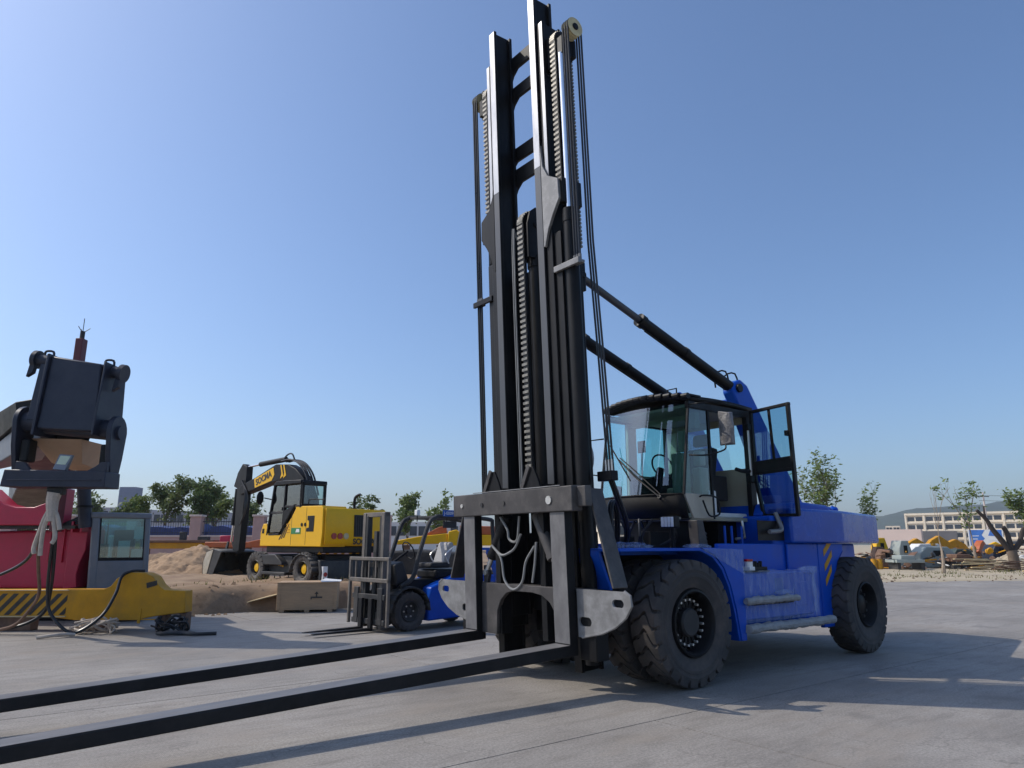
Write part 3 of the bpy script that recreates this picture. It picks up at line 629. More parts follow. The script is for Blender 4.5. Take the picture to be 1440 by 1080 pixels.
MB().box(-1.03, -1.0, -.12, .02, 3.0, 3.18).cyl((-1.0, -.05, 2.5), (-1.02, -.05, 3.05), .012, n=8).build('monitor', K['dgrey'], truck, .006)
MB().box(-2.5, -1.6, .20, .72, 2.03, 2.10).box(-1.75, -1.56, .45, .72, 2.03, 2.42).build('cab_inner_box', K['white'], truck, .02)
MB().box(-1.66, -1.46, -.785, -.72, 2.05, 3.58).box(-1.30, -1.10, -.785, -.74, 2.05, 2.55).build('inner_trim', K['beige'], truck, .02)
MB().box(-2.54, -2.44, -.74, -.52, 2.8, 3.5).build('inner_trim', K['beige'], truck, .02)
MB().box(-1.62, -1.42, .55, .70, 2.05, 2.75).box(-1.60, -1.45, .56, .68, 2.78, 3.0).build('side_console', K['beige'], truck, .02)
MB().box(-1.40, -1.28, .60, .76, 3.30, 3.56).build('sun_blind', K['olive'], truck, .01)
# wiper
b = MB(); b.cyl((-.70, .55, 2.28), (-.66, .55, 2.30), .03, n=10); b.tube([(-.66, .55, 2.30), (-.72, .05, 2.62), (-.80, -.32, 2.90)], .012, 6, 0); b.tube([(-.655, .58, 2.33), (-.74, .10, 2.66), (-.80, -.30, 2.93)], .008, 6, 0)
b.tube([(-.745, -.05, 2.56), (-.80, -.5, 3.14)], .011, 6, 0)
b.build('wiper', K['black'], truck)
# grab rail, mirror and arm on the left
MB().tube([(-1.16, .86, 2.30), (-1.20, .90, 2.32), (-1.50, .90, 2.30), (-1.56, .90, 2.10), (-1.46, .90, 2.04), (-1.30, .90, 2.05), (-1.18, .90, 2.25)], .013, 6, 3).build('grab_rail', K['black'], truck)
MB().tube([(-1.08, .83, 3.62), (-1.0, 1.05, 3.60), (-1.25, 1.22, 3.62), (-1.4, 1.24, 3.60)], .012, 6, 4).build('mirror_arm', K['black'], truck)
MB().tube([(-1.0, .85, 2.88), (-1.05, 1.12, 2.86), (-1.3, 1.22, 2.94), (-1.35, 1.22, 3.02)], .012, 6, 4).build('mirror_arm', K['black'], truck)
b = MB(); b.box(-1.42, -1.34, 1.13, 1.33, 3.02, 3.50); b.ball((-1.38, 1.23, 3.26), 1, 8, (.06, .12, .26))
for i, q in enumerate(b.v): b.v[i] = q + (q - Vector((-1.38, 1.23, 3.26))) * (.28 * noise.noise(q * 9))
b.build('wrapped_mirror', mat('dusty_bubble_wrap', (.17, .165, .165), .5, var=.35, vs=12, bump=.6, bs=30), truck, .02)
MB().tube([(-1.0, -.83, 3.3), (-.85, -1.1, 3.28), (-.85, -1.12, 2.75), (-.98, -.84, 2.7)], .013, 6, 0).build('mirror_arm', K['black'], truck)
b = MB(); b.ball((-.9, -1.1, 3.0), 1, 8, (.05, .13, .25)); b.build('wrapped_mirror', K['wrap'], truck)
# open door
door = MB()
yy0, yy1, xd = .87, 1.555, -2.52
def bar(b, p, q, w=.05): b.beam((xd, p[0], p[1]), (xd, q[0], q[1]), .045, w, (1, 0, 0))
for p, q, w in (((yy0, 3.66), (yy1, 3.70), .06), ((yy1 - .03, 3.70), (yy1 - .01, 2.05), .07), ((yy0 + .02, 3.66), (yy0 + .02, 2.62), .06), ((yy0 + .02, 2.64), (yy0 + .12, 2.05), .055), ((yy0 + .10, 2.07), (yy1, 2.06), .055), ((yy0, 2.86), (yy1, 2.90), .05), ((yy0, 2.70), (yy1, 2.73), .05), ((1.20, 3.66), (1.23, 2.88), .02)):
    bar(door, p, q, w)
door.box(xd - .02, xd + .02, yy0 + .02, yy1 - .03, 2.70, 2.88)
dr = door.build('door', K['black'], truck, .006)
b = MB(); b.add([(xd, yy0 + .03, 2.9), (xd, yy1 - .03, 2.9), (xd, yy1 - .03, 3.68), (xd, yy0 + .03, 3.64)], [(0, 1, 2, 3)]); b.build('upper_pane', GD, dr, fix=False)
b = MB(); b.add([(xd, yy0 + .13, 2.09), (xd, yy1 - .03, 2.08), (xd, yy1 - .03, 2.70), (xd, yy0 + .03, 2.69)], [(0, 1, 2, 3)]); b.build('lower_pane', GD, dr, fix=False)
MB().box(xd - .04, xd + .05, yy1 - .10, yy1 - .035, 3.22, 3.30).build('door_latch', K['black'], dr, .008)
for z in (2.62, 3.42): MB().box(-2.56, -2.40, .83, .90, z - .05, z + .05).build('hinge', K['black'], dr, .008)
MB().cyl((-2.44, .87, 2.66), (-2.44, .87, 3.40), .016, n=8).build('gas_strut', K['zinc'], dr)
MB().tube([(-2.44, .85, 2.74), (-2.2, .90, 2.72), (-2.02, .90, 2.74)], .03, 8, 3).build('door_stay', K['black'], dr)
# grey bracket, cab ladder rail and lamp
MB().prism([(-.95, 1.56), (-1.15, 1.56), (-1.05, 1.97), (-.92, 1.97)], 'xz', .82, .98).build('cab_bracket', K['carr'], truck, .01)
MB().tube([(-2.0, .95, 1.98), (-2.0, .98, 1.74), (-1.78, .98, 1.72)], .02, 8, 0).build('ladder_rail', K['zinc'], truck)
for x in (-1.5, -1.66, -1.9): MB().cyl((x, 1.0, 1.57), (x, 1.0, 1.90), .018, n=8).build('deck_post', K['blue'], truck)
b = MB()
for k in range(5): b.lathe([(.10, 0), (.12, .02), (.10, .045)], (-1.28, .72, 1.57 + k * .05), (0, 0, 1), 16)
b.build('hose_coil', K['dgrey'], truck)
lamp = MB().box(-.62, -.50, .70, .93, 1.86, 2.02).build('work_lamp', K['black'], truck, .02)
b = MB()
for k in range(4): b.box(-.50, -.485, .71 + .055 * k, .755 + .055 * k, 1.875, 2.005)
b.build('lamp_lens', K['lampg'], lamp, .006); MB().cyl((-.6, .81, 1.56), (-.6, .81, 1.88), .03, n=8).build('lamp_post', K['black'], lamp)
MB().cyl((.55, .42, 1.56), (.55, .42, 1.86), .06, n=14).build('accumulator', K['blue'], truck)
b = MB(); rnd = random.Random(4)
for k in range(12):
    x = rnd.uniform(-1.0, -.3); y = rnd.uniform(-.2, .9)
    b.tube([(x, y, 1.98), (x + rnd.uniform(-.2, .2), y + rnd.uniform(-.2, .2), 1.75), (x + rnd.uniform(-.3, .3), y + rnd.uniform(-.2, .2), 1.56)], .018, 6, 4)
b.build('underfloor_hoses', K['hose'], truck)
MB().box(-.85, -.45, .35, .55, 1.56, 1.82).box(-.35, -.15, .1, .35, 1.56, 1.75).build('valve_bank', K['black'], truck, .01)

# ---- tilt arms and cylinders
for s in (1, -1):
    b = MB(); b.prism([(-2.36, 4.02), (-2.44, 4.17), (-2.60, 4.24), (-2.78, 4.16), (-4.28, 2.15), (-3.35, 2.15), (-2.55, 3.72)], 'xz', s * .50, s * .70); arm = b.build('tilt_arm', K['blue'], truck, .03)
    MB().cyl((-2.52, s * .46, 4.08), (-2.52, s * .74, 4.08), .07, n=16).build('pivot_pin', K['black'], arm)
    A0 = Vector((1.00, s * .6, 5.268)); A1 = Vector((-2.50, s * .6, 4.09)); d = (A1 - A0).normalized()
    b = MB(); b.cyl(A0 + d * 1.447, A1, .085, n=18); b.cyl(A0 + d * 1.407, A0 + d * 1.507, .10, n=18); b.cyl(A0 + d * 2.43, A0 + d * 2.51, .096, n=18)
    tc_ = b.build('tilt_cylinder', K['black'], truck)
    MB().cyl(A0, A0 + d * 1.48, .052, n=14).build('rod', K['raild'], tc_); MB().tube([A0 + d * 1.53 + Vector((0, 0, -.11)), A1 - d * .2 + Vector((0, 0, -.11))], .014, 6).build('oil_pipe', K['hose'], tc_)
MB().box(-2.80, -2.56, -.5, .5, 3.74, 3.95).build('arm_cross_tie', K['blue'], truck, .02)
for x in (-2.2, -2.45): MB().tube([(x, .5, 4.08), (x, .5, 4.30), (x - .12, .62, 4.34), (x - .16, .66, 4.05)], .014, 6, 3).build('hand_hoop', K['black'], truck)

for s in (1, -1): MB(MM).box(-.10, .03, s * .66, s * .74, 4.45, 4.85).cyl((-.05, s * .52, 4.67), (-.05, s * .76, 4.67), .05, n=12).build('tilt_lug', K['mast'], truck, .01)
# ---- mast (built square to the mast, which leans forward)
def ibeam(y0, y1, x0, x1, z0, z1, t, wb):
    b = MB(MM); ym = (y0 + y1) / 2
    b.box(x1 - t, x1, y0, y1, z0, z1); b.box(x0, x0 + t, y0, y1, z0, z1); b.box(x0 + t, x1 - t, ym - wb / 2, ym + wb / 2, z0, z1); return b
def face(y0, y1, x, z0, z1): return MB(MM).box(x + .001, x + .004, y0, y1, z0, z1)
for s in (1, -1):
    for nm, ya, yb, x0, x1, z0, z1 in (('inner_upright', .40, .535, .10, .44, .25, 8.87), ('middle_upright', .545, .665, .06, .41, .1, 8.38), ('outer_upright', .675, .80, .02, .38, -.30, 5.18)):
        o = ibeam(s * ya if s > 0 else -yb, s * yb if s > 0 else -ya, x0, x1, z0, z1, .045, .035).build(nm, K['mast'], truck, .006)
        if nm == 'inner_upright':
            face(*sorted((s * (ya + .008), s * (yb - .008))), x1, 6.2, z1 - .01).build('worn_track', K['rail'], o)
            face(*sorted((s * (ya + .008), s * (yb - .008))), x1, 1.9, 6.195).build('lower_track', K['raild'], o)  # lower length of the strip, in a darker tone than the top
        elif nm == 'middle_upright':
            face(*sorted((s * (ya + .05), s * (yb - .008))), x1, 6.0, z1 - .01).build('worn_track', K['rail'], o)
    # outrigger plates
    pts = [(.536, 6.50), (.57, 6.18), (.66, 6.0), (.86, 5.88), (.87, 5.60), (.74, 5.42), (.64, 5.25), (.56, 5.02), (.536, 5.02)]
    MB(MM).prism([(s * a, z) for a, z in pts], 'yz', .40, .445).build('outrigger_plate', K['plate'] if s > 0 else K['mast'], truck, .006)
    MB(MM).box(.05, .40, s * .80, s * .90, 5.55, 5.9).build('chain_anchor_block', K['mast'], truck, .01)
    # lift cylinder and rod
    cx_ = .29 if s > 0 else .17
    cy = MB(MM).cyl((cx_, s * .90, -.2), (cx_, s * .90, 5.42), .092, n=20).cyl((cx_, s * .90, 5.28), (cx_, s * .90, 5.46), .10, n=20).build('lift_cylinder', K['mast'], truck)
    MB(MM).cyl((cx_, s * .91, 5.4), (cx_, s * .91, 7.75), .06, n=18).build('rod', K['chrome'], cy)
    MB(MM).box(.08, .34, s * .70, s * .98, 7.72, 8.0).box(.06, .34, s * .60, s * .70, 7.62, 8.12).build('crown_block', K['mast'], cy, .015)
    # chain wheel
    MB(MM).lathe([(.03, -.06), (.15, -.06), (.165, -.05), (.15, -.03), (.15, .03), (.165, .05), (.15, .06), (.03, .06)], (.20, s * .80, 8.0), (0, 1, 0), 28, close=True).build('chain_wheel', K['mast'], truck)
    c = MB(MM); z = 5.9
    while z < 8.0:
        c.box(.335, .365, s * .80 - .055, s * .80 + .045, z, z + .034); z += .074
    for k in range(12):
        a = R(15 * k); c.beam((.20 + .155 * math.cos(a), s * .80 - .05, 8.0 + .155 * math.sin(a)), (.20 + .155 * math.cos(a), s * .80 + .05, 8.0 + .155 * math.sin(a)), .03, .03)
    z = 5.0
    while z < 8.0:
        c.box(.035, .065, s * .80 - .05, s * .80 + .05, z, z + .028); c.box(.025, .075, s * .80 - .03, s * .80 + .03, z + .02, z + .05); z += .055
    lc_ = c.build('lift_chain', K['chain'], truck)
    MB(MM).box(.325, .36, s * .80 - .03, s * .80 + .055, 5.9, 8.0).build('chain_plates', K['mast'], lc_)
    # hose wheel and hoses
    w = MB(MM)
    for k in range(3): w.lathe([(.05, -.022), (.135, -.022), (.115, -.008), (.115, .008), (.135, .022), (.05, .022)], (.23, s * (1.02 + .046 * k), 8.06), (0, 1, 0), 28, close=True)
    w.build('hose_wheel', K['nylon'], truck)
    MB(MM).cyl((.23, s * .95, 8.06), (.23, s * 1.15, 8.06), .05, n=14).box(.18, .28, s * .93, s * .99, 7.7, 8.2).build('hose_wheel_bracket', K['mast'], truck, .008)
    for k in range(3):
        y = s * (1.02 + .046 * k); r = .125
        fz = 4.75 if s > 0 else 1.7
        P = [(.23 + r, y, fz)] + [(.23 + r, y, 8.06 - .3)] + [(.23 + r * math.cos(R(a)), y, 8.06 + r * math.sin(R(a))) for a in range(0, 181, 20)] + [(.23 - r, y, 7.7), (.23 - r + .01, y + s * .01, 5.0), (.20 - r, y + s * .04, 3.4), (.17 - r, y + s * .06, 2.0)]
        MB(MM).tube(P, .014, 8).build('hose', K['hose'], truck)
    br = MB(MM); br.box(.385, .425, s * .68, s * 1.15, 4.62, 4.70).box(.30, .386, s * 1.0, s * 1.14, 4.64, 4.68)
    br.build('hose_bracket', K['plate'] if s > 0 else K['mast'], truck, .006)
    for k in range(3): MB(MM).cyl((.355, s * (1.02 + .046 * k), 4.66), (.355, s * (1.02 + .046 * k), 4.76), .021, n=8).build('hose_fitting', K['plate'], truck)
    MB(MM).box(.02, .14, s * .98, s * 1.22, 1.90, 2.02).build('hose_manifold', K['black'], truck, .008)
    for k in range(3): MB(MM).cyl((.05, s * (1.06 + .05 * k), 2.0), (.05, s * (1.06 + .05 * k), 2.16), .02, n=8).build('hose_fitting', K['zinc'], truck)
# cross members of inner and middle frames
def cross(name, x0, x1, z, h, ya=.47, g=.16):
    b = MB(MM); b.prism([(-ya, z - h / 2 - g), (-ya + .05, z - h / 2 - g * .5), (-ya + .16, z - h / 2), (ya - .16, z - h / 2), (ya - .05, z - h / 2 - g * .5), (ya, z - h / 2 - g), (ya, z + h / 2), (-ya, z + h / 2)], 'yz', x0, x1)
    return b.build(name, K['mast'], truck, .008)
cross('cross_member', .05, .10, 8.43, .22); cross('cross_member', .05, .10, 7.92, .20); cross('cross_member', .02, .07, 6.92, .22, .6); cross('cross_member', .05, .10, 6.54, .24)
for z in (4.32, 3.90, 2.5): cross('cross_member', -.03, .02, z, .16, .70, .05)
b = MB(MM).box(-.06, -.02, -.74, .74, .3, 1.3); b.build('cross_member', K['mast'], truck, .008)
MB(MM).box(.02, .06, -.42, -.14, .3, 5.0).build('mast_web_plate', K['mast'], truck, .006)
# centre free-lift cylinder with chain
cc = MB(MM).cyl((.13, .02, .1), (.13, .02, 5.05), .125, n=22).cyl((.13, .02, 4.95), (.13, .02, 5.1), .14, n=22).cyl((.13, .02, 1.05), (.13, .02, 1.15), .15, n=22).build('centre_cylinder', K['mast'], truck)
b = MB(MM); b.prism([(.02, 5.05), (.36, 5.05), (.36, 5.55), (.30, 5.74), (.20, 5.82), (.10, 5.78), (.02, 5.6)], 'xz', .075, .115); b.prism([(.02, 5.05), (.36, 5.05), (.36, 5.55), (.30, 5.74), (.20, 5.82), (.10, 5.78), (.02, 5.6)], 'xz', -.115, -.075)
b.cyl((.2, .115, 5.55), (.2, .135, 5.55), .05, n=12); b.build('cylinder_head', K['mast'], cc, .006)
MB(MM).lathe([(.03, -.055), (.19, -.055), (.17, -.03), (.17, .03), (.19, .055), (.03, .055)], (.2, 0, 5.58), (0, 1, 0), 28, close=True).build('chain_wheel', K['mast'], cc)
c = MB(MM); z = 1.85
while z < 5.58:
    c.box(.365, .40, -.075, .04, z, z + .036); z += .076
for k in range(9):
    a = R(15 * k); c.beam((.20 + .185 * math.cos(a), -.075, 5.58 + .185 * math.sin(a)), (.20 + .185 * math.cos(a), .045, 5.58 + .185 * math.sin(a)), .03, .035)
lc_ = c.build('lift_chain', K['chain'], truck)
MB(MM).box(.35, .392, -.05, .055, 1.85, 5.58).build('chain_plates', K['mast'], lc_)
MB(MM).tube([(.33, -.24, 1.9), (.33, -.24, 5.3), (.28, -.22, 5.42), (.22, -.12, 5.4)], .014, 6, 3).tube([(.33, -.28, 1.9), (.33, -.28, 5.3), (.28, -.24, 5.46), (.22, -.12, 5.45)], .012, 6, 3).build('oil_pipe', K['hosegrey'], truck)

# ---- carriage
b = MB(MM); b.box(.62, .78, -1.24, 1.20, 1.55, 1.84); carr = b.build('carriage_beam', K['carr'], truck, .012)
MB(MM).box(.60, .70, 1.201, 1.34, 1.60, 1.83).build('beam_end_block', K['carr'], carr, .008)
for y in (-1.02, -.55, -.08, .80): MB(MM).cyl((.78, y, 1.69), (.793, y, 1.69), .028 if y < .5 else .05, n=10).build('bolt', K['zinc'] if y > .5 or y < -1 else K['dgrey'], carr)
b = MB(MM); b.box(.775, .785, -.75, 1.0, 1.845, 1.856); b.build('scuffed_edge', K['plate'], carr)
b = MB(MM)
for s in (1, -1):
    b.box(.45, .62, s * .40, s * .50, 0.05, 1.9)
b.build('carriage_roller_plates', K['mast'], carr, .006)
for yc in (-.47, .33):
    MB(MM).prism([(yc - .16, 1.845), (yc + .20, 1.845), (yc + .13, 2.0), (yc + .06, 2.12), (yc, 2.12), (yc - .06, 2.02)], 'yz', .64, .67).build('gusset', K['mast'], carr, .004)
    MB(MM).beam((.68, yc - .15, 1.86), (.68, yc - .0, 2.13), .06, .03, (1, 0, 0)).build('gusset_rib', K['carr'], carr, .004)
# lower plate with the arched opening
arch = [(-.78, .68), (.78, .68), (.78, .05), (.70, .05), (.70, .37), (.60, .50), (.46, .575), (.28, .60), (-.10, .60), (-.24, .57), (-.36, .48), (-.44, .34), (-.46, .05), (-.78, .05)]
MB(MM).prism(arch, 'yz', .60, .66).build('lower_carriage_plate', K['carr'], truck, .006)
MB(MM).box(.45, .60, -1.2, 1.2, .64, .672).build('lower_carriage_beam', K['carr'], truck, .006)
# end wings
for s in (1, -1):
    w = [(1.05, .68), (1.78, .68), (1.86, .64), (1.87, .54), (1.78, .42), (1.62, .31), (1.42, .23), (1.10, .16), (1.05, .16)]
    def slot(y0, y1, zc, r):
        return [(s * (y1 - r + r * math.cos(R(a))), zc + r * math.sin(R(a))) for a in range(-90, 91, 30)] + [(s * (y0 + r + r * math.cos(R(a))), zc + r * math.sin(R(a))) for a in range(90, 271, 30)]
    b = MB(MM); b.holed([(s * y, z) for y, z in w], [slot(1.60, 1.77, .555, .042), slot(1.07, 1.27, .33, .05)], .615, .64); wg = b.build('carriage_wing', K['plate'], truck, smooth=False)
    rim = [(.60, s * y, z) for y, z in w[3:8]]
    MB(MM).tube([(.628, s * y, z) for y, z in w[1:8]], .018, 6).build('wing_rim', K['plate'], wg)
    MB(MM).box(.42, .615, s * 1.03, s * 1.30, -.09, .66).build('fork_guide', K['black'], truck, .01)
    b = MB(MM); b.beam((.45, s * 1.24, 1.80), (.50, s * 1.60, .70), .03, .22, (1, 0, 0)); b.build('diagonal_strut', K['carr'], truck, .006)
    # forks
    b = MB(MM); b.box(.63, .75, s * .77, s * 1.03, -.04, 1.60)
    b.add([(.63, s * .77, -.045), (6.9, s * .78, -.042), (6.9, s * 1.02, -.042), (.63, s * 1.03, -.045), (.751, s * .77, .075), (6.9, s * .78, .068), (6.9, s * 1.02, .068), (.751, s * 1.03, .075)], [(0, 3, 2, 1), (4, 5, 6, 7), (0, 1, 5, 4), (1, 2, 6, 5), (2, 3, 7, 6), (3, 0, 4, 7)])
    fk = b.build('fork', K['fork'], truck, .012)
    MB(MM).box(.7505, .753, s * .775, s * 1.025, .09, 1.545).build('worn_shank_face', K['forkw'], fk)
    MB(MM).add([(.755, s * .776, .0775), (6.88, s * .786, .0705), (6.88, s * 1.014, .0705), (.755, s * 1.024, .0775)], [(0, 1, 2, 3) if s > 0 else (3, 2, 1, 0)]).build('worn_top_face', K['forkw'], fk, fix=False)
    # fork positioning cylinders
    p0 = Vector((.56, s * .30, 1.53)); p1 = Vector((.60, s * .74, .80)); d = (p1 - p0).normalized()
    o = MB(MM).cyl(p0, p0 + d * .58, .068, n=16).cyl(p0 + d * .55, p0 + d * .62, .075, n=16).build('fork_cylinder', K['carr'] if s > 0 else K['black'], truck)
    MB(MM).cyl(p0 + d * .6, p1, .032, n=12).build('rod', K['zinc'], o)
    b = MB(MM); b.prism([(s * .69, .85), (s * .76, .90), (s * .775, .90), (s * .775, .40), (s * .74, .55), (s * .66, .78)], 'yz', .57, .62); b.build('fork_lug', K['carr'], fk, .005)
    MB(MM).cyl((.55, s * .72, .81), (.645, s * .72, .81), .04, n=12).build('lug_pin', K['zinc'], fk)
HZ = [[(-.31, 1.52), (-.166, 1.357), (-.142, 1.25), (-.056, 1.205), (.034, 1.249), (.085, 1.52)], [(-.514, 1.16), (-.318, 1.044), (-.166, 1.063), (-.016, 1.135), (.107, 1.30)], [(-.498, 1.151), (-.32, .999), (-.258, .735), (-.087, .62), (.104, .723), (.188, .964), (.364, 1.153)], [(.30, .72), (.36, .95), (.40, 1.2)]]
for h in HZ: MB(MM).tube([(.665, y - .0, z) for y, z in h], .016, 7, 5).build('hose', K['hosegrey'], truck)
for k, dy in enumerate((0, .05)):
    MB().tube([(.90, 1.10 + dy, 2.45), (.80, 1.10 + dy, 2.25), (.55, 1.0 + dy, 1.95), (.42, .90 + dy, 1.75), (.40, .8 + dy, 1.58)], .02, 8, 6).build('hose', K['hose'], truck)
    MB().tube([(.75, .95 + dy, 1.75), (.72, .92 + dy, 2.08), (.62, .88 + dy, 2.17), (.50, .82 + dy, 2.0), (.42, .72 + dy, 1.58)], .02, 8, 6).build('hose', K['hose'], truck)
# ================================================================== left: reach stacker, spreader beam, loose cab
rs_ = thing('reach_stacker', 'red reach stacker with dark boom head hanging high at the left edge', 'reach stacker', (-10.2, 15.5, 0))
RL = Matrix.Translation((10.2, -15.5, 0))
def B(): return MB(RL)
hd = B().hexa([(-8.75, 12.9, 3.72), (-7.66, 12.9, 3.66), (-7.66, 13.75, 3.66), (-8.75, 13.75, 3.72)], [(-8.72, 13.0, 5.13), (-7.76, 13.0, 4.97), (-7.76, 13.6, 4.97), (-8.72, 13.6, 5.13)]).build('boom_head', K['navy'], rs_, .03)
for x0, x1, z0, z1 in ((-8.80, -8.75, 3.60, 5.16), (-7.70, -7.66, 3.60, 5.0)):
    B().hexa([(x0, 12.84, z0), (x1, 12.84, z0), (x1, 13.8, z0), (x0, 13.8, z0)], [(x0 + .03, 12.94, z1), (x1 + .03, 12.94, z1), (x1 + .03, 13.65, z1), (x0 + .03, 13.65, z1)]).build('cheek_plate', K['navy'], hd, .01)
ut = B().cyl((-9.10, 13.2, 5.10), (-7.46, 13.2, 4.83), .115, n=20).build('upper_cross_tube', K['navy'], rs_)
for p, q in (((-9.16, 13.2, 5.11), (-9.08, 13.2, 5.10)), ((-7.48, 13.2, 4.835), (-7.40, 13.2, 4.82))):
    B().cyl(p, q, .175, n=20).build('tube_flange', K['navy'], ut)
for x, z in ((-9.13, 4.95), (-7.47, 4.66)): B().prism([(x - .05, z + .1), (x + .05, z + .1), (x + .02, z - .12), (x - .10, z - .20)], 'xz', 13.1, 13.2).build('hook_lug', K['navy'], ut, .01)
for x, z in ((-8.9, 5.2), (-7.72, 5.02)): B().tube([(x - .09, 13.2, z - .03), (x - .07, 13.2, z + .07), (x + .07, 13.2, z + .06), (x + .09, 13.2, z - .05)], .022, 8, 3).build('lifting_eye', K['navy'], ut)
B().hexa([(-9.02, 13.0, 3.9), (-8.86, 13.0, 3.9), (-8.86, 13.4, 3.9), (-9.02, 13.4, 3.9)], [(-8.98, 13.1, 5.0), (-8.84, 13.1, 5.0), (-8.84, 13.4, 5.0), (-8.98, 13.4, 5.0)]).build('head_rib', K['navy'], hd, .01)
lt_ = B().cyl((-9.15, 13.2, 3.90), (-7.42, 13.2, 3.72), .19, n=24).build('lower_cross_tube', K['navy'], rs_)
for x, z in ((-9.18, 3.86), (-7.42, 3.68)):
    pts = [(13.2 + .28 * math.cos(R(a)), z + .02 + .30 * math.sin(R(a))) for a in range(0, 181, 20)] + [(12.98, z - .45), (13.12, z - .95), (13.32, z - .95), (13.42, z - .45)]
    B().prism(pts, 'yz', x - .045, x + .045).build('link_arm', K['navy'], lt_, .01)
    B().cyl((x - .1, 13.2, z), (x + .1, 13.2, z), .13, n=16).build('pivot_boss', K['navy'], lt_)
for x, z in ((-9.02, 3.35), (-7.54, 3.25)): B().box(x - .07, x + .09, 13.05, 13.3, z - .22, z + .2).build('damper_pad', K['black'], rs_, .03)
fr = B().hexa([(-9.22, 12.85, 2.66), (-7.33, 12.85, 2.64), (-7.33, 13.35, 2.64), (-9.22, 13.35, 2.66)], [(-9.18, 12.85, 2.97), (-7.34, 12.85, 2.93), (-7.34, 13.35, 2.93), (-9.18, 13.35, 2.97)]).build('lower_frame', K['navy'], rs_, .015)
B().prism([(-9.0, 2.96), (-8.72, 2.96), (-8.85, 3.10), (-9.0, 3.12)], 'xz', 12.87, 12.95).prism([(-7.34, 2.93), (-7.72, 2.93), (-7.55, 3.02), (-7.45, 3.10), (-7.34, 3.10)], 'xz', 12.87, 12.95).box(-9.1, -7.4, 12.835, 12.85, 2.76, 2.79).build('frame_ears', K['navy'], fr, .008)
B().box(-8.45, -8.15, 12.98, 13.1, 2.52, 2.66).build('hook_block', K['dgrey'], fr, .02)
fl_ = B().hexa([(-8.33, 12.88, 2.97), (-8.10, 12.88, 2.95), (-8.10, 12.98, 2.95), (-8.33, 12.98, 2.97)], [(-8.30, 12.98, 3.26), (-8.05, 12.98, 3.24), (-8.05, 13.04, 3.24), (-8.30, 13.04, 3.26)]).build('flood_lamp', K['grey'], rs_, .01)
B().add([(-8.29, 12.915, 3.07), (-8.12, 12.91, 3.055), (-8.08, 12.966, 3.215), (-8.27, 12.97, 3.23)], [(0, 1, 2, 3)]).build('lamp_glass', mat('floodlight_lens', (.55, .6, .42), .2, var=.1), fl_, fix=False)
# boom running back and to the left
B().hexa([(-9.05, 13.5, 3.62), (-8.15, 13.6, 3.62), (-12.6, 20.0, 2.6), (-13.6, 19.4, 2.6)], [(-8.95, 13.4, 4.35), (-8.05, 13.6, 4.35), (-12.5, 20.0, 3.5), (-13.6, 19.3, 3.5)]).build('boom', K['navy'], rs_, .03)
B().hexa([(-9.02, 13.9, 3.20), (-8.42, 13.9, 3.18), (-8.6, 14.9, 3.15), (-9.2, 14.9, 3.15)], [(-9.08, 13.30, 3.60), (-8.12, 13.30, 3.58), (-8.3, 14.9, 3.62), (-9.2, 14.9, 3.62)]).build('boom_underside', K['tan'], rs_, .01)
B().hexa([(-9.6, 13.6, 3.95), (-9.1, 13.6, 4.02), (-9.3, 15, 3.95), (-11.2, 15, 3.55)], [(-9.7, 13.6, 4.36), (-9.05, 13.6, 4.48), (-9.3, 15, 4.4), (-11.4, 15, 4.15)]).build('boom_fairing', K['black'], rs_, .02)
B().hexa([(-9.6, 13.8, 3.45), (-9.3, 13.8, 3.50), (-9.4, 15, 3.5), (-11.2, 15, 3.1)], [(-9.7, 13.8, 3.93), (-9.2, 13.8, 3.99), (-9.4, 15, 3.9), (-11.2, 15, 3.5)]).build('boom_side_panel', K['grey'], rs_, .02)
lc = B().cyl((-9.28, 15.75, 2.0), (-9.48, 15.5, 4.0), .135, n=20).build('lift_cylinder', K['navy'], rs_)
B().cyl((-9.28 - .04, 15.70, 2.42), (-9.28 - .042, 15.70, 2.47), .165, n=20).build('cylinder_clamp', K['black'], lc)
rm_ = B().box(-9.66, -9.50, 15.1, 15.3, 1.9, 6.1).build('mast_post', mat('dark_red_paint', (.12, .016, .02), .5, var=.2), rs_, .01)
rm_.location = (0, 0, 0)
an = B(); an.cyl((-9.58, 15.2, 6.1), (-9.58, 15.2, 6.28), .05, n=10)
for a in range(3): an.cyl((-9.58, 15.2, 6.24), (-9.58 + .14 * math.cos(a * 2.1 + .3), 15.2 + .14 * math.sin(a * 2.1 + .3), 6.36), .008, n=6)
an.cyl((-9.58, 15.2, 6.2), (-9.58, 15.2, 6.58), .008, n=6); an.build('antenna', K['dgrey'], rm_)
cr_ = [(-12.2, 2.95), (-11.6, 2.85), (-11.2, 2.52), (-10.9, 2.44), (-10.5, 2.44), (-10.2, 2.55), (-10.05, 2.86), (-9.94, 2.86), (-9.94, 2.05), (-12.2, 2.05)]
B().prism(cr_, 'xz', 15.8, 16.3).build('cradle', K['red'], rs_, .02)
B().box(-12.4, -9.6, 15.9, 16.4, 1.98, 2.045).build('deck_edge', K['dgrey'], rs_)
bd = B(); bd.prism([(-13, .72), (-9.75, .68), (-9.75, 1.98), (-13, 1.90)], 'xz', 16.3, 17.6); bd.build('red_body', K['red'], rs_, .06, seg=3)
B().prism([(-9.88, 2.0), (-9.56, 2.06), (-9.48, 1.98), (-9.48, 1.52), (-9.58, 1.25), (-9.62, 1.0), (-9.58, .72), (-9.88, .68)], 'xz', 16.2, 16.9).build('body_bracket', K['red'], rs_, .015)
for x in (-10.35, -10.05): B().box(x, x + .035, 16.25, 16.3, 1.25, 1.98).build('body_rib', K['red'], rs_, .005)
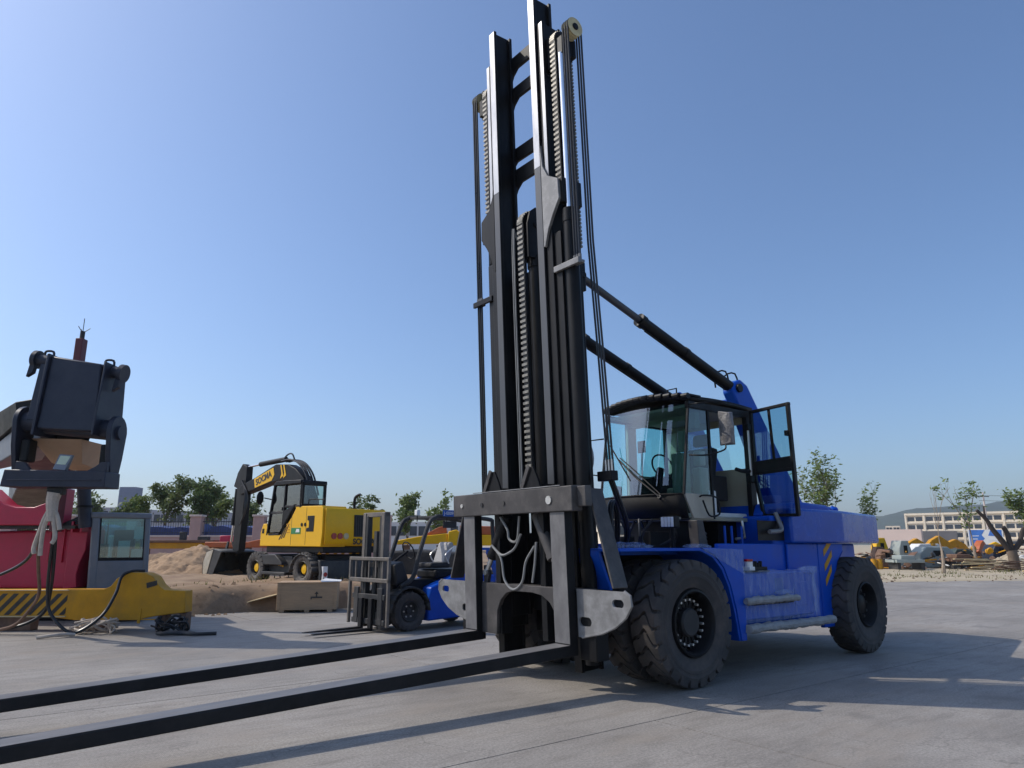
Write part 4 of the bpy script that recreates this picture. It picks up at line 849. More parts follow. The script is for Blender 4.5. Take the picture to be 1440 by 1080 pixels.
for x in (-9.72, -9.52): B().prism([(x, 1.9), (x + .05, 1.9), (x + .05, 2.14), (x, 2.14)], 'xz', 15.95, 16.2).build('clevis', K['red'], rs_, .01)
B().box(-13, -9.7, 16.4, 17.5, .0, .68).build('under_frame', K['black'], rs_, .02)
for k in range(4):
    B().tube([(-11.6 + .1 * k, 16.1, 2.05), (-10.8, 16.0 - .02 * k, 2.10 + .03 * k), (-10.2, 16.0, 2.0), (-9.5, 16.0, 2.12 + .05 * k), (-9.2, 15.9, 2.2)], .02, 7, 5).build('hose', K['hose'], rs_)
# sling and hoses hanging from the head
sl_ = thing('lifting_sling', 'pale webbing sling knotted under the dark boom head', 'sling', (-8.3, 13.0, 1.6))
SL = Matrix.Translation((8.3, -13.0, -1.6))
MB(SL).tube([(-8.30, 13.0, 2.56), (-8.32, 13.0, 2.40), (-8.30, 13.0, 2.2), (-8.29, 13.0, 2.05)], [.12, .11, .09, .075], 10, 4).build('webbing_knot', K['rope'], sl_)
for P in ([(-8.32, 12.98, 2.30), (-8.42, 13.0, 2.1), (-8.50, 13.05, 1.9), (-8.60, 13.1, 1.6), (-8.58, 13.1, 1.48)], [(-8.30, 12.95, 2.2), (-8.40, 13.0, 1.98), (-8.45, 13.05, 1.7), (-8.47, 13.1, 1.45)], [(-8.28, 12.98, 2.2), (-8.22, 13.0, 1.95), (-8.20, 13.02, 1.75), (-8.24, 13.02, 1.66)], [(-8.27, 12.98, 2.3), (-8.18, 13, 2.1), (-8.12, 13, 1.9)]):
    MB(SL).tube(P, .038, 8, 4).build('webbing_strap', K['rope'], sl_)
for i, (P, lab) in enumerate((([(-8.45, 13.05, 1.9), (-8.58, 13.2, 1.58), (-8.72, 13.5, 1.19), (-8.78, 13.7, .74), (-9.01, 13.8, .4), (-9.28, 13.8, .15), (-9.9, 13.8, .06), (-10.6, 13.9, .05)], 'dark hydraulic hose sagging from the sling out of the left edge, nearest the stripes'),
               ([(-8.22, 13.02, 1.9), (-8.40, 13.3, 1.33), (-8.56, 13.6, .81), (-8.53, 13.7, .43), (-8.22, 13.7, .12), (-7.99, 13.75, .07), (-7.67, 13.9, .34), (-7.62, 14.2, .72), (-7.66, 14.42, 1.02), (-7.52, 14.52, 1.13), (-7.3, 14.6, 1.13)], 'dark hydraulic hose looping from the sling up onto the yellow beam'),
               ([(-8.20, 13.02, 1.95), (-8.36, 13.35, 1.32), (-8.60, 13.75, .77), (-8.80, 13.95, .39), (-9.22, 14.0, .16), (-9.9, 14.0, .05), (-10.6, 14.1, .04)], 'dark hydraulic hose from the sling lying out under the yellow beam'),
               ([(-8.40, 13.05, 2.12), (-8.75, 13.4, 1.70), (-9.2, 13.8, 1.32), (-9.89, 14.0, 1.03), (-10.6, 14.1, .9)], 'dark hydraulic hose stretched tight from the sling to the left edge'))):
    tag(MB().tube(P, .030, 8, 7).build('hydraulic_hose', K['hose'] if i else K['rust'], None), lab, 'hose', 'hoses hanging from the boom head')
# yellow spreader beam on the ground
sp = thing('spreader_beam', 'faded yellow spreader beam with black hazard stripes lying on the concrete', 'spreader', (-8.2, 14.7, 0))
SP = Matrix.Translation((8.2, -14.7, 0))
prof = [(-13, .76), (-8.04, .78), (-7.90, .84), (-7.80, .98), (-7.68, 1.07), (-7.52, 1.10), (-7.24, 1.09), (-7.08, 1.02), (-6.96, .86), (-6.84, .77), (-6.32, .75), (-6.29, .34), (-6.6, .32), (-7.0, .27), (-7.34, .20), (-8.52, .20), (-9.0, .26), (-13, .28)]
MB(SP).prism([(x if x < -6.5 else x - .10, z) for x, z in prof], 'xz', 14.5, 14.84).build('beam', K['yelold'], sp, .015)
MB(SP).box(-8.55, -6.9, 14.492, 14.5, .205, .225).box(-7.30, -7.24, 14.485, 14.5, .14, .42).build('beam_rib', K['yelold'], sp, .004)
MB(SP).box(-13, -8.7, 14.46, 14.5, .755, .77).box(-13, -8.7, 14.46, 14.5, .262, .282).build('beam_flange', K['plank'], sp)
for k in range(9):
    x = -10.35 + k * .215
    pts = [(x, .30), (x + .10, .30), (x + .10 + .36, .70), (x + .36, .70)]
    pts = [(min(a, -8.72), z if a <= -8.72 else z - (a + 8.72) * 1.1) for a, z in pts]
    MB(SP).prism(pts, 'xz', 14.494, 14.499).build('hazard_stripe', K['stripeblk'], sp)
MB(SP).hexa([(-7.18, 14.493, .80), (-6.98, 14.493, .86), (-6.98, 14.499, .86), (-7.18, 14.499, .80)], [(-7.20, 14.493, .90), (-7.00, 14.493, .95), (-7.00, 14.499, .95), (-7.20, 14.499, .90)]).build('name_plate', K['stripeblk'], sp)
for x in (-6.45, -6.85): MB(SP).box(x - .07, x + .07, 14.55, 14.8, .0, .33).cyl((x, 14.6, .0), (x, 14.6, .3), .05, n=10).build('twistlock_foot', K['rust'], sp, .01)
MB(SP).box(-13, -9.4, 14.55, 14.8, 0, .27).build('support_block', K['rust'], sp, .01)
MB(SP).box(-8.3, -8.0, 14.55, 14.8, 0, .2).build('support_block', K['rust'], sp, .01)
rnd = random.Random(5)
def tangle(name, c, rx, ry, h, nn, m, r, label):
    b = MB()
    for k in range(nn):
        a0 = rnd.uniform(0, 6.28); P = []
        for i in range(6):
            a = a0 + i * rnd.uniform(.5, 1.1); P.append((c[0] + rx * math.cos(a) * rnd.uniform(.4, 1), c[1] + ry * math.sin(a) * rnd.uniform(.4, 1), max(r, rnd.uniform(0, h))))
        b.tube(P, r * rnd.uniform(.7, 1.2), 6, 4)
    return tag(b.build(name, m, None), label, 'rope')
tangle('rope_tangle', (-7.9, 14.15, 0), .5, .25, .28, 9, K['rope'], .02, 'tangle of pale rope on the concrete under the yellow beam')
tangle('hose_tangle', (-6.6, 14.35, 0), .38, .2, .30, 8, K['hose'], .022, 'tangle of dark hoses under the right end of the yellow beam')
tag(MB().tube([(-8.45, 13.3, .025), (-8.25, 13.35, .05), (-8.1, 13.5, .06), (-7.95, 13.6, .04)], [.03, .05, .06, .03], 8, 4).build('rope_end', K['rope'], None), 'frayed pale rope end on the concrete in front of the yellow beam', 'rope')
tag(MB().tube([(-6.6, 13.9, .03), (-6.35, 13.7, .05), (-6.1, 13.85, .03), (-5.8, 13.75, .035), (-5.5, 13.9, .03)], .032, 8, 5).tube([(-6.5, 13.8, .03), (-6.2, 13.95, .04), (-5.9, 13.88, .03)], .03, 8, 5).build('wire_sling', K['dgrey'], None), 'dark wire sling lying on the concrete right of the yellow beam', 'sling')
# loose grey operator cab
cb = thing('operator_cab', 'loose grey operator cab with papers behind its glass beside the red machine', 'cab', (-8.80, 16.4, 0), R(31))
CB = Matrix.Translation((8.55, -16.4, 0))
x0, x1, xt0, xt1 = -9.08, -7.93, -9.20, -8.05
def cabx(z, l): return (x0 + (xt0 - x0) * z / 2.31) if l else (x1 + (xt1 - x1) * z / 2.31)
def cpost(xa, xb_, ya, yb, z0, z1):
    dx0 = (xt0 - x0) * z0 / 2.31; dx1 = (xt0 - x0) * z1 / 2.31
    return MB(CB).hexa([(xa + dx0, ya, z0), (xb_ + dx0, ya, z0), (xb_ + dx0, yb, z0), (xa + dx0, yb, z0)], [(xa + dx1, ya, z1), (xb_ + dx1, ya, z1), (xb_ + dx1, yb, z1), (xa + dx1, yb, z1)])
cpost(x0, x1, 16.02, 17.4, .1, 1.30).build('lower_shell', K['grey'], cb, .03)
for a, b_ in ((x0, x0 + .16), (x1 - .11, x1)): cpost(a, b_, 16.0, 16.2, .08, 2.22).build('pillar', K['grey'], cb, .03)
for a, b_ in ((x0, x0 + .1), (x1 - .1, x1)): cpost(a, b_, 17.25, 17.4, .08, 2.22).build('pillar', K['grey'], cb, .03)
cpost(x0 - .03, x1 + .02, 15.98, 17.45, 2.20, 2.33).build('roof', K['grey'], cb, .04, seg=3)
cpost(x0 + .16, x1 - .11, 16.03, 16.09, 1.29, 1.36).build('window_gasket', K['black'], cb, .01)
cpost(x0 + .15, x0 + .19, 16.03, 16.09, 1.3, 2.2).build('window_gasket', K['black'], cb, .01); cpost(x1 - .13, x1 - .10, 16.03, 16.09, 1.3, 2.2).build('window_gasket', K['black'], cb, .01)
cpost(x0 + .16, x1 - .11, 16.06, 16.065, 1.36, 2.2).build('window_pane', glass('cab_pane', (.68, .90, .92), .10), cb, fix=False)
cpost(x0 + .02, x1 - .02, 17.38, 17.40, 1.3, 2.2).build('rear_pane', GS, cb, fix=False)
PAPER = leafmat('paper', (.80, .84, .78), (.84, .86, .82))
for (a, b_, z0, z1) in ((-8.63, -8.40, 1.36, 1.72), (-8.34, -8.12, 1.76, 2.04), (-8.36, -8.14, 1.36, 1.54)):
    MB(CB).box(a, b_, 16.075, 16.079, z0, z1).build('paper', PAPER, cb)
MB(CB).box(-8.95, -8.80, 16.4, 17.0, 1.3, 1.65).cyl((-8.85, 16.3, 1.3), (-8.86, 16.3, 2.1), .015, n=6).build('control_box', K['black'], cb, .02)
MB(CB).prism([(16.6, 1.2), (16.75, 1.2), (17.0, 1.95), (16.9, 1.98)], 'yz', -8.7, -8.25).build('seat_back', K['seat'], cb, .04)
for z in (.35, .7): MB(CB).box(x0 + .14, x1 - .1, 16.005, 16.02, z, z + .03).build('shell_rib', K['grey'], cb, .006)
# ================================================================== excavator
ex = thing('excavator', 'yellow wheeled excavator with black boom and cab standing on the dirt', 'excavator', (-6.66, 25.4, .0), math.atan2(.66, -.75))
GX = glass('excavator_glass', (.38, .55, .52), .08)
body = [(2.0, 1.58), (-1.75, 1.56), (-1.80, 2.0), (-1.78, 2.78), (-1.70, 2.87), (-.05, 2.90), (-.18, 2.84), (.05, 2.55), (.55, 2.05), (.78, 1.95), (1.50, 1.95), (1.62, 2.35), (1.86, 2.35), (2.0, 2.05)]
MB().prism(body, 'xz', .25, 1.2).build('side_housing', K['yellow'], ex, .05, seg=3)
rh = MB().box(-1.80, 1.3, -1.35, .249, 1.58, 2.80).build('rear_housing', K['yellow'], ex, .06, seg=3)
b = MB(); b.prism([(-1.801, 1.60), (-1.801, 2.82), (-1.88, 2.7), (-1.90, 1.75)], 'xz', -1.33, 1.14); b.build('rear_bumper', K['yellow'], ex, .04, seg=3)
XR = -1.905
def rpanel(name, y0, y1, z0, z1, m, e=.012): return MB().box(XR - e, XR + .04, y0, y1, z0, z1).build(name, m, ex, .01)
gr = rpanel('rear_grille', -.56, .04, 1.88, 2.60, K['dgrey'])
for k in range(7): MB().box(XR - .02, XR - .01, -.52 + k * .085, -.49 + k * .085, 1.92, 2.56).build('grille_slat', K['black'], gr)
for k, y in enumerate((.82, .58, .35)): MB().cyl((XR - .02, y, 1.9), (XR + .02, y, 1.9), .10, n=16).build('tail_light', K['redlens'] if k < 2 else K['nylon'], ex)
text_mesh('maker_lettering', 'SOCMA', .26, K['stripeblk'], ex, Matrix.Translation((XR - .008, -.38, 1.72)) @ Matrix.Rotation(-math.pi / 2, 4, 'Z') @ Matrix.Rotation(math.pi / 2, 4, 'X'), bold=.008, sx=1.0)
YS = 1.203
def spanel(name, pts, m, e=.006, parent=None): return MB().prism(pts, 'xz', YS - .01, YS + e).build(name, m, parent or ex, .004)
spanel('louvre', [(-.88, 2.05), (-1.30, 2.05), (-1.32, 2.56), (-.92, 2.56), (-.92, 2.42), (-1.02, 2.40), (-1.02, 2.18), (-.88, 2.16)], K['black'])
spanel('green_sticker', [(.02, 1.98), (-.55, 1.98), (-.55, 2.18), (.02, 2.18)], K['grn'])
spanel('green_sticker_mark', [(-.25, 2.03), (-.50, 2.03), (-.46, 2.14), (-.30, 2.14)], K['wht'], .008)
for x in (-.60, -.80): MB().cyl((x, 1.19, 2.28), (x, 1.215, 2.28), .06, n=14).build('fuel_cap', K['black'], ex)
for k in range(4): spanel('side_slot', [(.35, 2.02 + .09 * k), (.12, 2.02 + .09 * k), (.12, 2.055 + .09 * k), (.33, 2.055 + .09 * k)], K['yelold'])
for k in range(3): spanel('swoosh_stripe', [(.78 - .14 * k, 1.80 + .03 * k), (.72 - .14 * k, 1.80 + .03 * k), (.42 - .12 * k, 2.16 + .06 * k), (.45 - .12 * k, 2.18 + .06 * k)], K['stripeblk'])
for x in (.02, -.85): MB().box(x, x + .012, YS - .004, YS + .001, 1.62, 2.84).build('panel_gap', K['stripeblk'], ex)
spanel('front_vent', [(1.90, 2.02), (1.76, 2.02), (1.76, 2.18), (1.88, 2.18)], K['black'])
# cab
cabp = MB()
cabp.prism([(1.50, 1.95), (.80, 1.95), (-.1, 2.9), (-.1, 2.98), (.60, 2.75), (.62, 2.0), (.70, 2.0), (1.42, 2.0)], 'xz', 1.10, 1.215)
for pts in ([(1.62, 1.95), (1.54, 1.95), (1.24, 3.70), (1.32, 3.72)], [(.64, 1.98), (.56, 2.02), (.52, 3.72), (.60, 3.72)], [(-.38, 2.85), (-.46, 2.85), (-.46, 3.70), (-.38, 3.72)]):
    cabp.prism(pts, 'xz', 1.10, 1.215); cabp.prism(pts, 'xz', .25, .32)
cabp.prism([(1.34, 3.66), (1.1, 3.82), (-.45, 3.78), (-.48, 3.66)], 'xz', .2, 1.25)
cabp.box(-.45, .58, 1.10, 1.20, 2.86, 2.95)
ec = cabp.build('cab_frame', K['black'], ex, .02)
MB().box(-.52, -.44, .25, 1.20, 2.86, 2.98).box(-.52, -.44, .25, .33, 2.98, 3.70).box(-.52, -.44, 1.12, 1.20, 2.98, 3.70).box(-.52, -.44, .25, 1.20, 3.60, 3.72).build('cab_rear_frame', K['black'], ex, .015)
for nm, pts in (('door_glass', [(1.54, 2.05), (.66, 2.05), (.62, 3.62), (1.28, 3.62)]), ('side_glass', [(.54, 2.95), (-.38, 2.95), (-.38, 3.62), (.52, 3.62)])):
    b = MB(); b.prism(pts, 'xz', 1.16, 1.165); b.build(nm, GX, ec, fix=False)
b = MB(); b.add([(1.58, .3, 2.0), (1.58, 1.15, 2.0), (1.28, 1.15, 3.68), (1.28, .3, 3.68)], [(0, 1, 2, 3)]); b.build('front_glass', GX, ec, fix=False)
b = MB(); b.add([(-.48, .3, 2.95), (-.48, 1.15, 2.95), (-.48, 1.15, 3.62), (-.48, .3, 3.62)], [(0, 1, 2, 3)]); b.build('rear_glass', GX, ec, fix=False)
MB().prism([(.2, 2.2), (.35, 2.2), (.15, 3.05), (.02, 3.05)], 'xz', .5, .95).box(.2, .9, .5, .95, 2.0, 2.4).build('seat', K['seat'], ec, .03)
MB().box(.7, .75, 1.16, 1.20, 2.78, 2.9).box(.62, 1.55, 1.16, 1.2, 2.68, 2.76).build('door_rail', K['dgrey'], ec, .008)
MB().tube([(1.60, 1.1, 3.2), (1.75, 1.3, 3.25)], .02).ball((1.82, 1.42, 3.25), 1, 8, (.06, .14, .24)).build('mirror', K['black'], ex)
MB().tube([(-1.0, -.6, 2.78), (-1.0, -.6, 3.2), (-1.08, -.68, 3.32), (-1.15, -.72, 3.34)], .05, 10, 4).build('exhaust', K['black'], ex)
MB().tube([(-.7, 1.05, 2.86), (-.7, 1.05, 3.12), (-1.6, 1.05, 3.08), (-1.6, 1.05, 2.84)], .018, 6).build('deck_handrail', K['black'], ex)
# boom, arm, bucket
bm_ = [(.9, 2.3), (.9, 3.2), (1.45, 4.05), (2.0, 4.42), (2.55, 4.62), (3.4, 4.68), (4.9, 4.25), (6.05, 3.98), (6.15, 3.75), (5.95, 3.62), (4.8, 3.80), (3.76, 3.98), (3.0, 4.05), (2.3, 3.85), (1.7, 3.3), (1.4, 2.3)]
boom = MB().prism(bm_, 'xz', -.42, -.02).build('boom', K['black'], ex, .02)
MB().prism([(4.95, 4.20), (3.55, 4.56), (3.45, 4.28), (3.62, 4.06), (4.85, 3.84)], 'xz', -.018, -.010).build('boom_sign', K['yellow'], boom)
text_mesh('boom_lettering', 'SOCMA', .34, K['stripeblk'], boom, Matrix.Translation((4.22, -.004, 4.18)) @ Matrix.Rotation(R(15), 4, 'Y') @ Matrix.Rotation(math.pi, 4, 'Z') @ Matrix.Rotation(math.pi / 2, 4, 'X'), bold=.010)
for x in (3.05, 2.85): MB().prism([(x, 4.62), (x - .08, 4.62), (x - .25, 4.2), (x - .05, 4.1), (x - .12, 4.3)], 'xz', -.018, -.008).build('boom_flash', K['yellow'], boom)
for k in range(4): MB().tube([(3.1, -.4 + .11 * k, 4.78), (2.5, -.4 + .11 * k, 4.80), (1.9, -.4 + .11 * k, 4.62), (1.35, -.4 + .11 * k, 4.15), (.95, -.4 + .11 * k, 3.4)], .035, 8, 5).build('boom_hose', K['hose'], boom)
MB().tube([(3.3, -.2, 4.8), (2.8, -.15, 5.02), (2.4, -.1, 5.0), (2.2, -.12, 4.7)], .03, 8, 5).build('boom_hose', K['hose'], boom)
arm = MB().prism([(5.72, 4.75), (6.1, 4.90), (6.45, 4.55), (6.70, 4.0), (6.42, 3.9), (6.35, 1.4), (6.12, 1.25), (5.85, 1.4), (5.72, 3.6)], 'xz', -.36, -.08).build('dipper_arm', K['black'], ex, .02)
sc_ = MB().cyl((4.9, -.22, 4.80), (3.0, -.22, 4.86), .10, n=14).build('stick_cylinder', K['black'], ex); MB().cyl((5.9, -.22, 4.76), (4.9, -.22, 4.80), .045, n=10).build('rod', K['chrome'], sc_)
bc_ = MB().cyl((6.62, -.22, 3.9), (6.72, -.22, 2.4), .09, n=14).build('bucket_cylinder', K['black'], ex); MB().cyl((6.72, -.22, 2.4), (6.78, -.22, 1.75), .045, n=10).build('rod', K['chrome'], bc_)
MB().prism([(6.78, 1.75), (6.9, 1.75), (6.5, 1.15), (6.3, 1.2)], 'xz', -.34, -.28).prism([(6.78, 1.75), (6.9, 1.75), (7.15, 1.2), (6.95, 1.15)], 'xz', -.16, -.10).build('bucket_link', K['dgrey'], ex, .01)
for k in range(3): MB().tube([(5.9, -.04 + .03 * k, 4.2), (5.55 - .1 * k, .0, 3.6), (5.5 - .06 * k, .02, 2.9), (5.8, .0, 2.4)], .025, 6, 5).build('arm_hose', K['hose'], arm)
bk = MB(); prof = [(5.95, 1.35), (6.7, 1.45), (7.15, 1.35), (7.38, .95), (7.34, .5), (7.1, .22), (6.7, .18)]
vs = [(x, .55, z) for x, z in prof] + [(x, -.95, z) for x, z in prof]; n7 = len(prof)
bk.add(vs, [(i, i + 1, n7 + i + 1, n7 + i) for i in range(n7 - 1)])
bk.prism(prof, 'xz', .55, .59); bk.prism(prof, 'xz', -.99, -.95)
bo = bk.build('bucket', K['dgrey'], ex); md = bo.modifiers.new('solid', 'SOLIDIFY'); md.thickness = .03
BKT = mat('polished_bucket_steel', (.48, .44, .36), .45, metal=.4, var=.2, dirt=(.5, .36, .18), damt=.6)
MB().prism([(6.6, 1.43), (7.13, 1.33), (7.35, .95), (7.31, .5), (7.08, .24)], 'xz', .592, .61).build('bucket_cheek', BKT, bo)
MB().add([(x + .045 * (x - 6.5), y, z) for x, z in prof[2:] for y in (.60, -1.0)], [(2 * i, 2 * i + 1, 2 * i + 3, 2 * i + 2) for i in range(4)]).build('bucket_back', BKT, bo)
# undercarriage
MB().box(-1.4, 2.6, -.75, .75, .95, 1.30).box(-1.7, 1.8, -1.2, 1.05, 1.36, 1.575).build('undercarriage', K['black'], ex, .03)
st = MB().box(.25, 1.75, .75, 1.22, .62, .72).box(.25, 1.75, .80, .95, .7, 1.25).prism([(1.9, 1.28), (1.0, 1.30), (.55, 1.05), (.5, .95), (1.7, .95)], 'xz', .78, 1.18).build('step_box', K['dgrey'], ex, .02)
for k in range(4): MB().box(.75 + .12 * k, .83 + .12 * k, .955, .965, .88 + .02 * k, .98).build('step_label', K['yellow'], st)
ar = MB(); prv = None
for a in range(10, 171, 16):
    p = (-.75 + .72 * math.cos(R(a)), .62 + .72 * math.sin(R(a)))
    if prv: ar.add([(prv[0], .7, prv[1]), (prv[0], 1.25, prv[1]), (p[0], 1.25, p[1]), (p[0], .7, p[1])], [(0, 1, 2, 3)])
    prv = p
ao = ar.build('mudguard', K['dgrey'], ex, fix=False); md = ao.modifiers.new('solid', 'SOLIDIFY'); md.thickness = .03
for k in range(6): MB().hexa([(-1.5 - .01, 1.0 - .3 * k, 1.32), (-1.5, 1.12 - .3 * k, 1.32), (-1.5, 1.12 - .3 * k, 1.34), (-1.5, 1.0 - .3 * k, 1.34)], [(-1.5, .85 - .3 * k, 1.52), (-1.5, .97 - .3 * k, 1.52), (-1.48, .97 - .3 * k, 1.52), (-1.48, .85 - .3 * k, 1.52)]).build('hazard_stripe', K['yelold'], ex)
TYE = make_tyre('tyre', .56, .26, .36, 18, .045, K['rubberdust'], .25)
WE = MB().lathe([(.26, -.14), (.27, .14), (.25, .16), (.23, .12), (.22, .02), (.16, .0)], (0, 0, 0), (0, 1, 0), 28).mesh('wheel', K['dgrey'], True, 30, True)
HE = MB().lathe([(.17, 0), (.17, .06), (.14, .10), (0, .11)], (0, 0, 0), (0, 1, 0), 24).mesh('hub', K['yellow'], True, 30, True)
for x in (2.25, -.75):
    for y, fl in ((1.02, 0), (-1.02, 1)):
        w = mk_obj('wheel', WE, ex, (x, y, .28 + .56)); w.rotation_euler = (0, 0, math.pi * fl); mk_obj('tyre', TYE, w); mk_obj('hub', HE, w)
bl = MB().prism([(-1.55, 1.15), (-1.70, 1.12), (-1.80, .75), (-1.72, .36), (-1.60, .30), (-1.66, .75)], 'xz', -1.25, 1.15).build('dozer_blade', K['dgrey'], ex, .02)
MB().prism([(-1.85, .95), (-1.75, .95), (-1.75, .42), (-1.85, .42)], 'xz', .95, 1.12).build('blade_marker', K['wht'], bl); MB().cyl((-1.86, 1.03, .70), (-1.852, 1.03, .70), .07, n=12).build('marker_ring', K['redlens'], bl)
for y in (-.5, .5): MB().beam((-1.55, y, .8), (-.9, y, 1.0), .12, .14).build('blade_arm', K['dgrey'], bl, .01)

# ================================================================== small forklift
sf = thing('small_forklift', 'small worn blue forklift with grey load backrest parked behind the big forks', 'forklift', (-2.359, 14.848, 0), math.atan2(-.67, -.74))
TYS = make_tyre('tyre', .37, .19, .24, 20, .018, K['rubber'], .22)
WS = MB().lathe([(.19, -.1), (.195, .10), (.18, .115), (.165, .09), (.15, .04), (.06, .03), (.05, .07), (0, .075)], (0, 0, 0), (0, 1, 0), 28).mesh('wheel', K['dgrey'], True, 30, True)
NT = MB()
for k in range(6): NT.cyl((.11 * math.cos(k * 1.047), .03, .11 * math.sin(k * 1.047)), (.11 * math.cos(k * 1.047), .06, .11 * math.sin(k * 1.047)), .015, n=6)
NTM = NT.mesh('lug_nuts', K['zinc'], True, 30, True)
for x, y, fl, sc in ((0, .46, 0, 1), (0, -.46, 1, 1), (-1.75, .44, 0, .78), (-1.75, -.44, 1, .78)):
    w = mk_obj('wheel', WS, sf, (x, y, .37 * sc)); w.scale = (sc,) * 3; w.rotation_euler = (0, 0, math.pi * fl); mk_obj('tyre', TYS, w); mk_obj('lug_nuts', NTM, w)['kind'] = 'stuff'
for s in (1, -1):
    MB().prism([(-.44, .16), (-1.48, .20), (-2.1, .30), (-2.3, .5), (-2.3, 1.0), (-1.2, 1.05), (-.5, .80), (-.44, .55)], 'xz', s * .25, s * .56).build('body_side', K['blue'], sf, .03)
    fe = MB()
    prv = None
    for a in range(0, 200, 20):
        p = (.47 * math.cos(R(a)), .37 + .47 * math.sin(R(a)))
        if prv: fe.add([(prv[0], s * .28, prv[1]), (prv[0], s * .60, prv[1]), (p[0], s * .60, p[1]), (p[0], s * .28, p[1])], [(0, 1, 2, 3)])
        prv = p
    fo = fe.build('mudguard', K['dgrey'], sf, fix=False); md = fo.modifiers.new('solid', 'SOLIDIFY'); md.thickness = .03
    MB().tube([(.20, s * .50, .84), (-.08, s * .50, 1.0), (-.22, s * .50, 1.45), (-.44, s * .50, 2.05), (-.60, s * .50, 2.18), (-.80, s * .50, 2.21), (-2.0, s * .50, 2.18), (-2.15, s * .5, 2.0), (-2.2, s * .5, 1.0)], .045, 10, 4).build('guard_post', K['dgrey'], sf)
MB().box(-2.3, .2, -.25, .25, .2, .95).build('chassis', K['black'], sf, .02)
MB().box(-2.0, -.75, -.35, .35, .95, 1.14).build('engine_hood', K['black'], sf, .05)
MB().prism([(-.05, .95), (.25, .85), (.30, 1.25), (.10, 1.32)], 'xz', -.42, .42).build('cowl', K['dgrey'], sf, .03)
MB().tube([(.05, -.1, 1.25), (-.35, -.1, 1.5)], .03).tube([Vector((-.37, -.1, 1.52)) + Vector((.08 * math.cos(a), .19 * math.sin(a), .17 * math.cos(a))) for a in [2 * math.pi * k / 16 for k in range(17)]], .014).build('steering_wheel', K['black'], sf)
SEATG = mat('grey_vinyl_seat', (.36, .35, .34), .55, var=.15, dirt=(.15, .13, .12), damt=.4, ds=4)
MB().box(-1.2, -.7, -.25, .25, 1.16, 1.27).build('seat_cushion', K['seat'], sf, .04)
MB().prism([(-1.05, 1.25), (-1.2, 1.25), (-1.34, 1.62), (-1.30, 1.70), (-1.20, 1.68)], 'xz', -.2, .2).build('seat_back', SEATG, sf, .05, seg=3)
MB().tube([(-1.15, .26, 1.25), (-1.05, .27, 1.42), (-1.2, .27, 1.55), (-1.3, .26, 1.6)], .015, 6, 4).tube([(-1.15, -.26, 1.25), (-1.05, -.27, 1.42), (-1.2, -.27, 1.55), (-1.3, -.26, 1.6)], .015, 6, 4).build('seat_rail', K['zinc'], sf)
gd = MB()
for k in range(8): gd.box(-1.95, -.65, -.45 + .128 * k - .015, -.45 + .128 * k + .015, 2.19, 2.225)
gd.box(-.72, -.62, -.5, .5, 2.17, 2.22).box(-2.0, -1.92, -.5, .5, 2.17, 2.22); gd.build('overhead_guard', K['dgrey'], sf, .006)
pl = MB().box(-1.06, -.76, .535, .548, 2.21, 2.34).build('number_plate', K['signblue'], sf, .003)
text_mesh('plate_lettering', 'J-0009', .095, K['wht'], pl, Matrix.Translation((-.905, .551, 2.273)) @ Matrix.Rotation(math.pi, 4, 'Z') @ Matrix.Rotation(math.pi / 2, 4, 'X'), depth=.001)
MB().box(-1.25, -.9, .35, .38, 1.98, 2.12).cyl((-1.0, .36, 2.1), (-1.0, .36, 2.2), .012, n=6).build('hanging_board', K['dgrey'], sf, .006)
lmp = MB().box(-.36, -.28, .2, .3, 2.22, 2.34).build('head_lamp', K['wht'], sf, .015); MB().cyl((-.32, .25, 2.1), (-.32, .25, 2.24), .012, n=6).build('lamp_stalk', K['black'], lmp)
SFM = mat('worn_grey_mast', (.13, .115, .10), .6, var=.25, dirt=(.30, .24, .18), damt=.6, ds=3)
for s in (1, -1):
    MB().box(.42, .56, s * .30, s * .40, .06, 2.26).build('outer_upright', SFM, sf, .008)
    MB().box(.44, .55, s * .22, s * .295, .10, 2.20).build('inner_upright', K['dgrey'], sf, .008)
    MB().cyl((.38, s * .18, .15), (.38, s * .18, 1.75), .04, n=10).build('lift_cylinder', K['dgrey'], sf)
    f = MB().box(.62, .68, s * .18 - .06, s * .18 + .06, .05, .62); f.add([(.62, s * .18 - .06, .03), (1.85, s * .18 - .05, .05), (1.85, s * .18 + .05, .05), (.62, s * .18 + .06, .03), (.681, s * .18 - .06, .085), (1.85, s * .18 - .05, .065), (1.85, s * .18 + .05, .065), (.681, s * .18 + .06, .085)], [(0, 3, 2, 1), (4, 5, 6, 7), (0, 1, 5, 4), (1, 2, 6, 5), (2, 3, 7, 6), (3, 0, 4, 7)]); f.build('fork', K['fork'], sf, .006)
for z0, z1, xx in ((2.18, 2.27, .54), (1.2, 1.3, .46), (.2, .35, .46)): MB().box(.42, xx, -.40, .40, z0, z1).build('mast_cross_bar', SFM, sf, .008)
MB().cyl((.47, 0, .2), (.47, 0, 1.5), .045, n=10).box(.44, .5, -.05, .05, 1.4, 1.9).build('centre_cylinder', K['dgrey'], sf)
BR = MB()
BR.box(.58, .64, -.74, -.68, .12, 1.36).box(.58, .64, .68, .74, .12, 1.36).box(.58, .64, -.74, .74, 1.33, 1.40).box(.58, .64, -.74, .74, .92, 1.0)
BR.build('load_backrest', SFM, sf, .012)
for k in range(5): MB().box(.595, .625, -.50 + .25 * k - .018, -.50 + .25 * k + .018, 1.0, 1.33).build('backrest_bar', SFM, sf, .004)
CR = MB().box(.56, .62, -.60, .60, .60, .70).box(.56, .62, -.60, .60, .14, .24).box(.58, .63, -.52, -.36, .14, .82).box(.58, .63, .36, .52, .14, .82).build('fork_carriage', K['dgrey'], sf, .01)

